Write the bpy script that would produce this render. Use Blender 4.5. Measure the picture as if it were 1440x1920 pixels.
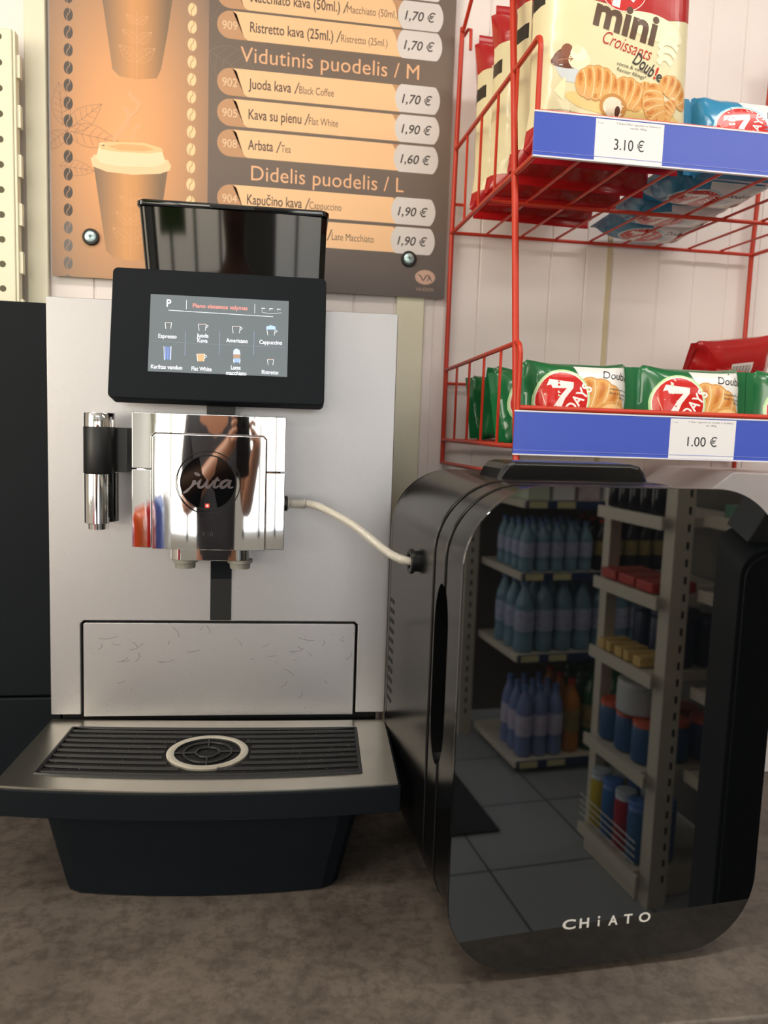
import bpy, bmesh, math, random
from mathutils import Vector, Matrix, noise
from math import sin, cos, pi, radians as rad
random.seed(7)
for o in list(bpy.data.objects): bpy.data.objects.remove(o)
scene = bpy.context.scene
col = scene.collection
ZC = 0.9                      # height of the worktop above the floor

# ------------------------------------------------------------------ camera
F = 1440.0
PITCH, ROLL, YAW = rad(6.1625), rad(1.9637), rad(8.568)
Rx = Matrix(((1,0,0),(0,cos(PITCH),-sin(PITCH)),(0,sin(PITCH),cos(PITCH))))
Rz = Matrix(((cos(ROLL),-sin(ROLL),0),(sin(ROLL),cos(ROLL),0),(0,0,1)))
Wm = Matrix(((cos(YAW),-sin(YAW),0),(0,0,-1),(sin(YAW),cos(YAW),0)))
RWC = Rz @ Rx @ Wm            # world -> camera (x right, y down, z forward)
CAM = Vector((0, 0, ZC + 0.49))
cd = bpy.data.cameras.new('camera'); cam = bpy.data.objects.new('camera', cd); col.objects.link(cam)
r0, r1, r2 = [Vector(RWC[i]) for i in range(3)]
CROT = Matrix((r0, -r1, -r2)).transposed()
cam.matrix_world = Matrix.Translation(CAM) @ CROT.to_4x4()
cd.sensor_fit = 'VERTICAL'; cd.sensor_height = 36.0; cd.lens = 27.0
cd.clip_start = 0.02; cd.clip_end = 60
cd.dof.use_dof = True; cd.dof.focus_distance = 0.88; cd.dof.aperture_fstop = 5.6
scene.camera = cam

# ------------------------------------------------------------------ light and exposure
scene.view_settings.view_transform = 'Standard'
scene.view_settings.look = 'None'
scene.view_settings.gamma = 1.0
scene.view_settings.use_curve_mapping = False
scene.view_settings.exposure = 0.2
wd = bpy.data.worlds.new('sky'); scene.world = wd; wd.use_nodes = True
bg = wd.node_tree.nodes['Background']
sky = wd.node_tree.nodes.new('ShaderNodeTexSky')
sky.sky_type = 'NISHITA'; sky.sun_disc = False; sky.sun_elevation = rad(38); sky.sun_rotation = rad(200)
wd.node_tree.links.new(sky.outputs[0], bg.inputs[0]); bg.inputs[1].default_value = 0.25

def area(name, loc, target, sx, sy, power, color):
    l = bpy.data.lights.new(name, 'AREA'); l.shape = 'RECTANGLE'; l.size = sx; l.size_y = sy
    l.energy = power; l.color = color
    o = bpy.data.objects.new(name, l); col.objects.link(o); o.location = loc
    o.rotation_euler = (Vector(target) - Vector(loc)).to_track_quat('-Z', 'Y').to_euler()
    return o
# daylight entering through the two shop windows behind the camera
area('daylight_front_left', (-1.35, -4.13, 1.45), (-1.35, 0, 1.45), 1.9, 1.9, 38, (1.0, .98, .93))
area('daylight_front_right', (0.75, -4.13, 1.5), (0.75, 0, 1.5), 1.3, 1.9, 24, (.92, .97, 1.0))
area('warm_fill_left', (-2.33, -0.9, 1.75), (0.2, .4, 1.2), 1.8, 1.5, 40, (1.0, .90, .70))  # warm fill light added at the left to brighten and yellow the wall
# the ceiling tubes
CEIL_LAMPS = [(-0.6, 0.15), (1.0, 0.35), (-0.2, -1.9), (1.9, -1.2)]

# ------------------------------------------------------------------ projection helpers (pixel of the 1440x1920 frame -> point of a real plane)
def ray(x, y): return RWC.transposed() @ Vector(((x-720)/F, (y-960)/F, 1))
def hit(x, y, p0, n):
    d = ray(x, y); return CAM + d * ((p0-CAM).dot(n) / d.dot(n))
def onY(x, y, Y): return hit(x, y, Vector((0,Y,0)), Vector((0,1,0)))
def onZ(x, y, z): return hit(x, y, Vector((0,0,z+ZC)), Vector((0,0,1)))
class Frame:                   # a plane with its own axes: a to the right, b up, c out of the plane towards the viewer
    def __init__(s, o, u, v): s.o, s.u, s.v = Vector(o), Vector(u).normalized(), Vector(v).normalized(); s.n = s.u.cross(s.v).normalized()
    def p(s, a, b, c=0.0): return s.o + s.u*a + s.v*b + s.n*c
    def px(s, x, y, c=0.0):
        q = hit(x, y, s.o + s.n*c, s.n) - s.o; return (q.dot(s.u), q.dot(s.v))
    def shifted(s, a, b, c): return Frame(s.p(a,b,c), s.u, s.v)

# ------------------------------------------------------------------ materials
def lin(c):
    if isinstance(c, str): c = tuple(int(c[i:i+2], 16)/255 for i in (0,2,4))
    return tuple((x/12.92 if x <= .04045 else ((x+.055)/1.055)**2.4) for x in c)
MATS = {}
def mat(key, c='808080', rough=.5, metal=0., var=.06, scale=30., bump=0., ior=1.5, emit=0., trans=0., alpha=1., coat=0., c2=None, spec=.5, bscale=None, detail=3.):
    if key in MATS: return MATS[key]
    m = bpy.data.materials.new(key); m.use_nodes = True; nt = m.node_tree; b = nt.nodes['Principled BSDF']
    a = lin(c); d = lin(c2) if c2 else tuple(x*(1-var) for x in a)
    tc = nt.nodes.new('ShaderNodeTexCoord'); nz = nt.nodes.new('ShaderNodeTexNoise')
    nz.inputs['Scale'].default_value = scale; nz.inputs['Detail'].default_value = detail
    nt.links.new(tc.outputs['Object'], nz.inputs['Vector'])
    mx = nt.nodes.new('ShaderNodeMix'); mx.data_type = 'RGBA'
    mx.inputs[6].default_value = (*a, 1); mx.inputs[7].default_value = (*d, 1)
    nt.links.new(nz.outputs['Fac'], mx.inputs[0]); nt.links.new(mx.outputs[2], b.inputs['Base Color'])
    b.inputs['Roughness'].default_value = rough; b.inputs['Metallic'].default_value = metal
    b.inputs['IOR'].default_value = ior; b.inputs['Transmission Weight'].default_value = trans
    b.inputs['Alpha'].default_value = alpha; b.inputs['Coat Weight'].default_value = coat
    b.inputs['Specular IOR Level'].default_value = spec
    if emit: 
        b.inputs['Emission Strength'].default_value = emit; nt.links.new(mx.outputs[2], b.inputs['Emission Color'])
    if bump:
        bp = nt.nodes.new('ShaderNodeBump'); bp.inputs['Strength'].default_value = bump; bp.inputs['Distance'].default_value = .002
        n2 = nt.nodes.new('ShaderNodeTexNoise'); n2.inputs['Scale'].default_value = bscale or scale*4; n2.inputs['Detail'].default_value = 4
        nt.links.new(tc.outputs['Object'], n2.inputs['Vector'])
        nt.links.new(n2.outputs['Fac'], bp.inputs['Height']); nt.links.new(bp.outputs['Normal'], b.inputs['Normal'])
    MATS[key] = m; return m
def flat(c, emit=0., rough=.45, **k):   # printing ink
    if isinstance(c, bpy.types.Material): return c
    return mat('ink_%s_%s_%s' % (c, emit, rough), c, rough=rough, var=.03, emit=emit, **k)
def ramp_mat(key, stops, coord, a, b, rough=.45, emit=0., power=None):
    """colour gradient: coord is 'x','z' (world position) or (cx,cz,rx,rz) radial"""
    m = bpy.data.materials.new(key); m.use_nodes = True; nt = m.node_tree; bs = nt.nodes['Principled BSDF']
    g = nt.nodes.new('ShaderNodeNewGeometry'); sp = nt.nodes.new('ShaderNodeSeparateXYZ'); nt.links.new(g.outputs['Position'], sp.inputs[0])
    def mr(sock, f0, f1, t0=0., t1=1.):
        n = nt.nodes.new('ShaderNodeMapRange'); n.inputs[1].default_value = f0; n.inputs[2].default_value = f1
        n.inputs[3].default_value = t0; n.inputs[4].default_value = t1; n.clamp = (t0 >= 0); nt.links.new(sock, n.inputs[0]); return n.outputs[0]
    if coord == 'x': v = mr(sp.outputs[0], a, b)
    elif coord == 'z': v = mr(sp.outputs[2], a, b)
    else:
        cx, cz, rx, rz = coord
        vx = mr(sp.outputs[0], cx-rx, cx+rx, -1., 1.); vz = mr(sp.outputs[2], cz-rz, cz+rz, -1., 1.)
        cb = nt.nodes.new('ShaderNodeCombineXYZ'); nt.links.new(vx, cb.inputs[0]); nt.links.new(vz, cb.inputs[1])
        ln = nt.nodes.new('ShaderNodeVectorMath'); ln.operation = 'LENGTH'; nt.links.new(cb.outputs[0], ln.inputs[0]); v = ln.outputs['Value']
    cr = nt.nodes.new('ShaderNodeValToRGB'); nt.links.new(v, cr.inputs[0]); e = cr.color_ramp.elements
    while len(e) < len(stops): e.new(.5)
    for i, (t, c) in enumerate(stops): e[i].position = t; e[i].color = (*lin(c), 1)
    nt.links.new(cr.outputs[0], bs.inputs['Base Color']); bs.inputs['Roughness'].default_value = rough
    MATS[key] = m; return m

# ------------------------------------------------------------------ object helpers
def tag(o, label=None, cat=None, group=None, kind=None):
    if label: o['label'] = label
    if cat: o['category'] = cat
    if group: o['group'] = group
    if kind: o['kind'] = kind
    return o
def empty(name, loc, label, cat, group=None):
    o = bpy.data.objects.new(name, None); col.objects.link(o); o.location = loc; o.empty_display_size = .02
    return tag(o, label, cat, group)
def root_loc(p):
    v = Vector((0,0,0))
    while p is not None: v += p.location; p = p.parent
    return v
class MB:
    def __init__(s): s.bm = bmesh.new(); s.mats = []; s.cur = 0
    def use(s, m):
        if m not in s.mats: s.mats.append(m)
        s.cur = s.mats.index(m); return s
    def _new(s, vs, fs, smooth=False):
        bv = [s.bm.verts.new(v) for v in vs]; out = []
        for f in fs:
            try: fc = s.bm.faces.new([bv[i] for i in f]); fc.material_index = s.cur; fc.smooth = smooth; out.append(fc)
            except ValueError: pass
        return out
    def box(s, lo, hi, fr=None):
        x0,y0,z0 = lo; x1,y1,z1 = hi
        vs = [(x,y,z) for x in (x0,x1) for y in (y0,y1) for z in (z0,z1)]
        vs = [fr.p(*v) if fr else Vector(v) for v in vs]
        return s._new(vs, [(0,1,3,2),(4,6,7,5),(0,4,5,1),(2,3,7,6),(0,2,6,4),(1,5,7,3)])
    def loft(s, rings, cap=True, smooth=True, close=False):
        n = len(rings[0]); vs = [v for r in rings for v in r]; fs = []
        R = len(rings)
        for i in range(R if close else R-1):
            j = (i+1) % R
            for k in range(n): fs.append((i*n+k, i*n+(k+1)%n, j*n+(k+1)%n, j*n+k))
        s._new(vs, fs, smooth)
        if cap and not close:
            s._new(rings[0][::-1], [tuple(range(n))]); s._new(rings[-1], [tuple(range(n))])
    def tube(s, pts, r, n=10, closed=False, cap=True):
        pts = [Vector(p) for p in pts]; N = len(pts); rings = []; prev = None
        for i, p in enumerate(pts):
            a = pts[(i-1) % N] if (i > 0 or closed) else p; b = pts[(i+1) % N] if (i < N-1 or closed) else p
            t = (b-a).normalized()
            if prev is None:
                q = Vector((0,0,1)) if abs(t.z) < .9 else Vector((0,1,0)); x = t.cross(q).normalized()
            else: x = (prev - t*prev.dot(t)).normalized()
            prev = x; y = t.cross(x); rr = r[i] if isinstance(r, (list,tuple)) else r
            rings.append([p + (x*cos(2*pi*k/n) + y*sin(2*pi*k/n))*rr for k in range(n)])
        s.loft(rings, cap=cap, close=closed); return s
    def lathe(s, c, prof, n=24, axis=Vector((0,0,1)), cap=True):
        axis = Vector(axis).normalized(); c = Vector(c)
        q = Vector((1,0,0)) if abs(axis.x) < .9 else Vector((0,1,0)); y = axis.cross(q).normalized(); x = y.cross(axis)
        s.loft([[c + axis*h + (x*cos(2*pi*k/n)+y*sin(2*pi*k/n))*max(r,1e-5) for k in range(n)] for r, h in prof], cap=cap); return s
    def prism(s, poly, f0, f1, smooth=False):
        n = len(poly); vs = [f0(a,b) for a,b in poly] + [f1(a,b) for a,b in poly]
        s._new(vs, [tuple(range(n)), tuple(range(2*n-1, n-1, -1))])
        s._new(vs, [(i, n+i, n+(i+1)%n, (i+1)%n) for i in range(n)], smooth); return s
    def grid(s, f, nu, nv, smooth=True):
        vs = [f(i/nu, j/nv) for j in range(nv+1) for i in range(nu+1)]
        s._new(vs, [(j*(nu+1)+i, j*(nu+1)+i+1, (j+1)*(nu+1)+i+1, (j+1)*(nu+1)+i) for j in range(nv) for i in range(nu)], smooth); return s
    def build(s, name, m=None, parent=None, label=None, bevel=0., weld=True, sub=0, auto=None, origin=None, seg=2, smooth=None):
        if weld: bmesh.ops.remove_doubles(s.bm, verts=s.bm.verts, dist=1e-6)
        bmesh.ops.recalc_face_normals(s.bm, faces=s.bm.faces)
        for e in s.bm.edges:
            if len(e.link_faces) == 2 and e.calc_face_angle(0) > rad(38): e.smooth = False
        if parent is not None: off = root_loc(parent)
        elif origin is not None: off = Vector(origin)
        else:
            vs = [v.co for v in s.bm.verts]
            off = Vector(((min(v.x for v in vs)+max(v.x for v in vs))/2, (min(v.y for v in vs)+max(v.y for v in vs))/2, min(v.z for v in vs)))
        for v in s.bm.verts: v.co -= off
        me = bpy.data.meshes.new(name)
        if smooth is not None:
            for f in s.bm.faces: f.smooth = smooth
        s.bm.to_mesh(me); s.bm.free()
        for k in (s.mats or [m]): me.materials.append(k)
        o = bpy.data.objects.new(name, me); col.objects.link(o)
        if parent is not None: o.parent = parent
        else: o.location = off
        if label: o['label'] = label
        if bevel:
            md = o.modifiers.new('bevel', 'BEVEL'); md.width = bevel; md.segments = seg; md.limit_method = 'ANGLE'; md.angle_limit = rad(35); md.harden_normals = True
        if sub:
            md = o.modifiers.new('sub', 'SUBSURF'); md.levels = sub; md.render_levels = sub
        return o
def rrect(x0, x1, y0, y1, r, n=8, rs=None):
    rs = rs or (r, r, r, r); out = []
    for (cx, cy, a0, q) in ((x1-rs[0], y1-rs[0], 0, rs[0]), (x0+rs[1], y1-rs[1], 90, rs[1]), (x0+rs[2], y0+rs[2], 180, rs[2]), (x1-rs[3], y0+rs[3], 270, rs[3])):
        for k in range(n+1):
            t = rad(a0 + 90*k/n); out.append((cx+q*cos(t), cy+q*sin(t)))
    return out
def rprism(mb, fr, x0, x1, y0, y1, r, c0, c1, ch=.001, n=10, rs=None, smooth=True):
    """rounded rectangle in a,b of the frame extruded over c with softened rims"""
    def ring(i, c):
        q = [max(v-i, .0005) for v in (rs or (r,)*4)]
        return [fr.p(a, b, c) for a, b in rrect(x0+i, x1-i, y0+i, y1-i, r, n, q)]
    s = 1 if c1 > c0 else -1
    mb.loft([ring(ch, c0), ring(ch*.3, c0+s*ch*.3), ring(0, c0+s*ch)] + ([ring(0, c0+s*(ch+.0008)), ring(0, c1-s*(ch+.0008))] if abs(c1-c0) > 2*ch+.003 else []) + [ring(0, c1-s*ch), ring(ch*.3, c1-s*ch*.3), ring(ch, c1)], smooth=smooth)
    return mb

_gly = {}
def glyphs(body, shear=0., bold=0., space=1.):
    k = (body, shear, bold, space)
    if k not in _gly:
        c = bpy.data.curves.new('t', 'FONT'); c.body = body; c.size = 1; c.shear = shear; c.offset = bold; c.resolution_u = 4; c.space_character = space
        o = bpy.data.objects.new('t', c); col.objects.link(o)
        me = bpy.data.meshes.new_from_object(o)
        _gly[k] = ([tuple(v.co[:2]) for v in me.vertices], [tuple(p.vertices) for p in me.polygons])
        bpy.data.objects.remove(o); bpy.data.curves.remove(c); bpy.data.meshes.remove(me)
    return _gly[k]
class Art:
    """printed artwork in the a,b coordinates of a surface; every later shape lies a hair above the earlier one"""
    def __init__(s, emit=0., rough=.45, step=2.5e-5): s.bm = bmesh.new(); s.mats = []; s.boxes = []; s.emit = emit; s.rough = rough; s.step = step
    def _m(s, c):
        m = flat(c, s.emit, s.rough)
        if m not in s.mats: s.mats.append(m)
        return s.mats.index(m)
    def _add(s, vs, fs, c):
        i = s._m(c)
        X = [v[0] for v in vs]; Y = [v[1] for v in vs]; bx = (min(X), min(Y), max(X), max(Y))
        L = 1 + max([q[4] for q in s.boxes if q[0] < bx[2] and q[2] > bx[0] and q[1] < bx[3] and q[3] > bx[1]] or [0])
        s.boxes.append((*bx, L)); z = L*s.step
        bv = [s.bm.verts.new((x, y, z)) for x, y in vs]
        for f in fs:
            try: fc = s.bm.faces.new([bv[k] for k in f]); fc.material_index = i
            except ValueError: pass
    def poly(s, pts, c): s._add(pts, [tuple(range(len(pts)))], c); return s
    def rect(s, x0, y0, x1, y1, c): return s.poly([(x0,y0),(x1,y0),(x1,y1),(x0,y1)], c)
    def ell(s, cx, cy, rx, ry, c, rot=0., n=28, a0=0., a1=360.):
        q = rad(rot); P = []
        for k in range(n + (1 if a1-a0 < 360 else 0)):
            t = rad(a0+(a1-a0)*k/n); x, y = rx*cos(t), ry*sin(t); P.append((cx+x*cos(q)-y*sin(q), cy+x*sin(q)+y*cos(q)))
        return s.poly(P, c)
    def line(s, pts, w, c):
        P = [Vector(p) for p in pts]; L, R = [], []; ws = w if isinstance(w, (list, tuple)) else [w]*len(P)
        for i, p in enumerate(P):
            t = (P[min(i+1, len(P)-1)] - P[max(i-1, 0)])
            if t.length < 1e-9: t = Vector((1,0))
            t.normalize(); n = Vector((-t.y, t.x))*ws[i]/2; L.append(p+n); R.append(p-n)
        vs = [tuple(v) for v in L+R]; n = len(P)
        s._add(vs, [(i, i+1, n+i+1, n+i) for i in range(n-1)], c); return s
    def text(s, body, x, y, h, c, width=None, align='l', shear=0., bold=0., rot=0., warp=None, space=1.):
        """h = cap height; x,y = baseline start (or centre)"""
        vs, fs = glyphs(body, shear, bold, space)
        if not vs: return s
        cap = .72; k = h/cap; x0 = min(v[0] for v in vs); x1 = max(v[0] for v in vs)
        kx = k if width is None else width/(x1-x0)
        ox = {'l': -x0, 'c': -(x0+x1)/2, 'r': -x1}[align]; q = rad(rot)
        out = []
        for a, b in vs:
            X, Y = (a+ox)*kx, b*k
            if warp: X, Y = warp(X, Y)
            out.append((x + X*cos(q) - Y*sin(q), y + X*sin(q) + Y*cos(q)))
        s._add(out, fs, c); return s
    def build(s, name, parent, surf, cut=None, base=2e-4, label=None, origin=None, clip=None):
        bm = s.bm
        bmesh.ops.triangulate(bm, faces=[f for f in bm.faces if len(f.verts) > 4], ngon_method='EAR_CLIP')
        if clip:                                   # keep inside a rectangle x0,y0,x1,y1
            for co, no in (((clip[0],0,0),(-1,0,0)), ((clip[2],0,0),(1,0,0)), ((0,clip[1],0),(0,-1,0)), ((0,clip[3],0),(0,1,0))):
                bmesh.ops.bisect_plane(bm, geom=bm.verts[:]+bm.edges[:]+bm.faces[:], plane_co=co, plane_no=no, clear_outer=True)
        if cut:
            xs = [v.co.x for v in bm.verts]; ys = [v.co.y for v in bm.verts]
            for ax, lo, hi in ((0, min(xs), max(xs)), (1, min(ys), max(ys))):
                k = math.ceil(lo/cut)
                while k*cut < hi:
                    co = [0,0,0]; no = [0,0,0]; co[ax] = k*cut; no[ax] = 1
                    bmesh.ops.bisect_plane(bm, geom=bm.verts[:]+bm.edges[:]+bm.faces[:], plane_co=co, plane_no=no); k += 1
        for f in bm.faces:                                # face the viewer side
            if f.normal.z < 0: f.normal_flip()
        off = root_loc(parent) if parent is not None else Vector(origin or (0,0,0))
        for v in bm.verts: v.co = Vector(surf(v.co.x, v.co.y, base + v.co.z)) - off
        me = bpy.data.meshes.new(name); bm.to_mesh(me); bm.free()
        for k in s.mats: me.materials.append(k)
        o = bpy.data.objects.new(name, me); col.objects.link(o)
        if parent is not None: o.parent = parent
        else: o.location = off
        if label: o['label'] = label
        return o
def spl(pts, n=8):                                        # Catmull-Rom through 2D/3D points
    P = [Vector(p) for p in pts]; out = []
    for i in range(len(P)-1):
        a, b, c, d = P[max(i-1,0)], P[i], P[i+1], P[min(i+2, len(P)-1)]
        for k in range(n):
            t = k/n; out.append(.5*((2*b) + (c-a)*t + (2*a-5*b+4*c-d)*t*t + (3*b-a-3*c+d)*t**3))
    out.append(P[-1]); return out
def copy_tree(o, parent=None):
    c = o.copy(); col.objects.link(c)
    if parent is not None: c.parent = parent
    for ch in list(o.children): copy_tree(ch, c)
    return c

# common materials
M_WALL = mat('white_panelling', 'efe5e2', rough=.35, var=.04, scale=6, bump=.03, bscale=60)
M_TRIM = mat('cream_paint', 'ece7cf', rough=.45, var=.05, scale=18, bump=.25, bscale=70)
M_CHROME = mat('polished_chrome', 'e6e6e8', rough=.035, metal=1., var=.02)
M_SILVER = mat('satin_silver', 'b4b2b4', rough=.38, metal=.85, var=.05, scale=900, bump=.12, bscale=1600)
M_STEEL = mat('scuffed_steel', 'e0dacc', rough=.3, metal=1., var=.2, scale=28, bump=.06, bscale=90)
M_BLACK = mat('black_plastic', '0a0b0d', rough=.42, var=.15)
M_BLACKM = mat('matt_black_plastic', '10151a', rough=.5, var=.12, spec=.13)
M_BLACKG = mat('gloss_black_plastic', '050608', rough=.06, var=.1, ior=1.6)
M_VOID = mat('dark_gap', '020203', rough=.8)
M_RED = mat('red_powder_coat', 'c8371f', rough=.38, var=.15, scale=60)
M_SHELF = mat('cream_shelf_metal', 'd8d0c0', rough=.4, var=.06)

# ================================================================== THE SETTING
WY = 1.25                                                 # the panelled back wall
def struct(o): o['kind'] = 'structure'; return o
# back wall: panelling with real grooves; groove positions along x
gx = [-2.38 + .066*i for i in range(90)]
px_gr = [onY(x, 600, WY).x for x in (895, 1027, 1092, 1228, 1293, 1355, 1412)]
gx = [g for g in gx if g < px_gr[0]-.05 or g > px_gr[-1]+.05] + px_gr; gx.sort()
b = MB().use(M_WALL); prof = [(-2.4, WY)]
for g in gx:
    if g > 3.3: break
    prof += [(g-.0022, WY), (g-.0008, WY+.0022), (g+.0008, WY+.0022), (g+.0022, WY)]
prof += [(3.4, WY), (3.4, WY+.08), (-2.4, WY+.08)]
b.prism(prof, lambda x,y: Vector((x,y,0)), lambda x,y: Vector((x,y,2.6)))
struct(b.build('wall_back', origin=(0,WY,0)))
# joint strip between two panels
jx = onY(1135, 600, WY).x
def sbox(name, lo, hi, m, bevel=0.):
    q = MB(); q.box(lo, hi); return struct(q.build(name, m, bevel=bevel))
sbox('trim_1', (jx-.004, WY-.0025, 0), (jx+.004, WY+.0005, 2.6), mat('joint_beige','cdbf9c',rough=.6))
tx0 = onY(52, 300, WY).x; tx1 = onY(92, 300, WY).x
sbox('trim_2', (tx0, WY-.012, 0), (tx1, WY-.0003, 2.6), M_TRIM, .002)
tx2 = onY(738, 700, WY).x; tx3 = onY(790, 700, WY).x
sbox('trim_3', (tx2, WY-.006, 0), (tx3, WY-.0003, 2.6), M_TRIM, .002)
M_FLOOR = mat('grey_floor_tile', '4d5254', rough=.35, var=.25, scale=5)
nt = M_FLOOR.node_tree; br = nt.nodes.new('ShaderNodeTexBrick'); br.offset = 0; br.inputs['Scale'].default_value = 1
br.inputs['Brick Width'].default_value = .4; br.inputs['Row Height'].default_value = .4; br.inputs['Mortar Size'].default_value = .004
br.inputs['Color1'].default_value = (*lin('9a9fa3'),1); br.inputs['Color2'].default_value = (*lin('92979b'),1); br.inputs['Mortar'].default_value = (*lin('4a4d50'),1)
tcn = [n for n in nt.nodes if n.type == 'TEX_COORD'][0]; nt.links.new(tcn.outputs['Object'], br.inputs['Vector'])
nt.links.new(br.outputs['Color'], nt.nodes['Principled BSDF'].inputs['Base Color'])
sbox('floor', (-2.4, -4, -.1), (3.4, WY+.08, 0), M_FLOOR)
M_PAINT = mat('shop_wall_paint', 'cfc8bc', rough=.7, var=.05, scale=4)
sbox('ceiling', (-2.4, -4, 2.6), (3.4, WY+.08, 2.7), mat('ceiling_white','e4e1da',rough=.8))
# left wall with a window opening (y -1.8..0, z 1..2.5), right wall closed, front wall with two openings
def wall_with_holes(name, axis, pos, thick, a0, a1, holes, m):
    q = MB()
    def bx(a, b, z0, z1):
        if b-a < 1e-4 or z1-z0 < 1e-4: return
        if axis == 'x': q.box((pos, a, z0), (pos+thick, b, z1))
        else: q.box((a, pos, z0), (b, pos+thick, z1))
    cur = a0
    for (h0, h1, z0, z1) in sorted(holes):
        bx(cur, h0, 0, 2.6); bx(h0, h1, 0, z0); bx(h0, h1, z1, 2.6); cur = h1
    bx(cur, a1, 0, 2.6)
    return struct(q.build(name, m, weld=False))
wall_with_holes('wall_left', 'x', -2.5, .1, -4, WY+.08, [(-1.8, 0.0, 1.0, 2.5)], M_PAINT)
wall_with_holes('wall_right', 'x', 3.4, .1, -4, WY+.08, [], M_PAINT)
wall_with_holes('wall_front', 'y', -4.1, .1, -2.5, 3.5, [(-2.3, -.4, .5, 2.4), (.1, 1.4, .55, 2.45)], M_PAINT)
M_GLASS = mat('window_glass', 'f4f8f8', rough=.0, trans=1., var=0.)
def window(name, axis, pos, a0, a1, z0, z1, n):
    q = MB(); w = .05
    def bx(a, b, c, d):
        if axis == 'x': q.box((pos-.03, a, c), (pos+.03, b, d))
        else: q.box((a, pos-.03, c), (b, pos+.03, d))
    bx(a0, a0+w, z0, z1); bx(a1-w, a1, z0, z1); bx(a0, a1, z0, z0+w); bx(a0, a1, z1-w, z1)
    for i in range(1, n): x = a0+(a1-a0)*i/n; bx(x-w/2, x+w/2, z0, z1)
    return struct(q.build(name, mat('window_frame_white','e8e8e6',rough=.4), weld=False))
window('window_1', 'y', -4.05, -2.3, -.4, .5, 2.4, 4)
window('window_2', 'y', -4.05, .1, 1.4, .55, 2.45, 3)
window('window_3', 'x', -2.45, -1.8, 0, 1.0, 2.5, 2)

# ceiling lamps
M_TUBE = mat('lamp_diffuser', 'fff6e6', emit=3., rough=.5)
for i, (x, y) in enumerate(CEIL_LAMPS):
    pos = ['over the coffee machine', 'over the milk cooler', 'over the middle of the shop floor', 'over the drinks shelves'][i]
    t = empty('ceiling_lamp', (x, y, 2.6), 'long white ceiling lamp %s' % pos, 'lamp', 'ceiling lamps')
    q = MB(); q.box((x-.6, y-.09, 2.54), (x+.6, y+.09, 2.5995)); q.build('housing', M_WALL, t)
    q = MB(); q.box((x-.58, y-.075, 2.53), (x+.58, y+.075, 2.5395)); q.build('diffuser', M_TUBE, t)
    area('ceiling_light', (x, y, 2.52), (x, y, 0), 1.16, .15, 7.5, (1, .95, .89))

# ================================================================== COUNTER
M_TOP = mat('dark_stone_laminate', '80756a', rough=.5, c2='3e3735', scale=9, bump=.25, bscale=45, detail=9)
nt = M_TOP.node_tree; bs = nt.nodes['Principled BSDF']; tcn = [n for n in nt.nodes if n.type == 'TEX_COORD'][0]
n1 = nt.nodes.new('ShaderNodeTexNoise'); n1.inputs['Scale'].default_value = 75; n1.inputs['Detail'].default_value = 8; n1.inputs['Roughness'].default_value = .7
cr = nt.nodes.new('ShaderNodeValToRGB'); cr.color_ramp.elements[0].position = .38; cr.color_ramp.elements[0].color = (.25,.22,.2,1); cr.color_ramp.elements[1].position = .56; cr.color_ramp.elements[1].color = (1,1,1,1)
n0 = [n for n in nt.nodes if n.type == 'MIX'][0]; mu = nt.nodes.new('ShaderNodeMix'); mu.data_type = 'RGBA'; mu.blend_type = 'MULTIPLY'; mu.inputs[0].default_value = .5
nt.links.new(tcn.outputs['Object'], n1.inputs['Vector']); nt.links.new(n1.outputs['Fac'], cr.inputs[0])
nt.links.new(n0.outputs[2], mu.inputs[6]); nt.links.new(cr.outputs[0], mu.inputs[7]); nt.links.new(mu.outputs[2], bs.inputs['Base Color'])
CE = .553                                                 # front edge of the worktop
t = empty('counter', (0, .9, 0), 'dark mottled stone-look counter carrying the coffee machine and the milk cooler', 'counter')
q = MB(); q.box((-1.3, CE, ZC-.04), (.86, WY-.013, ZC)); q.build('worktop', M_TOP, t, bevel=.003)
q = MB(); q.box((-1.28, CE+.03, .002), (.84, WY-.013, ZC-.0405)); q.build('cabinet', mat('cabinet_grey','4a4744',rough=.6), t)

# ================================================================== MENU BOARD
FB = Frame((0, WY-.012, ZC), (1,0,0), (0,0,1))
bp = lambda x, y: FB.px(x, y)
bl = (bp(95,260)[0]); brt = (bp(857,0)[0]+bp(832,558)[0])/2; bb = (bp(95,519)[1]+bp(832,558)[1])/2; bt = 1.36
t = empty('menu_board', FB.p((bl+brt)/2, bb), 'brown and peach coffee price board screwed to the wall behind the coffee machine', 'menu board')
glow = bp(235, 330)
M_BG = ramp_mat('menu_left_print_and_glare', [(0,'f2ad72'),(.35,'dfa06c'),(.7,'b48a68'),(1,'8b7264')], (glow[0], glow[1]+ZC+.06, .155, .33), 0, 1)  # brown print, with lamp glare painted in as an orange radial glow
M_BGR = ramp_mat('menu_right_print', [(0,'5d5350'),(.5,'766559'),(1,'6a5a4e')], 'z', bb+ZC, bb+ZC+.5)
q = MB().use(mat('board_plastic','cfc5a8',rough=.5)); q.box((bl, bb, -.004), (brt, bt, 0), FB); q.build('board', None, t, bevel=.0008)
A = Art(rough=.4)
xs = bp(390, 260)[0]
A.rect(bl, bb, xs, bt, M_BG); A.rect(xs, bb, brt, bt, M_BGR)
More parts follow.
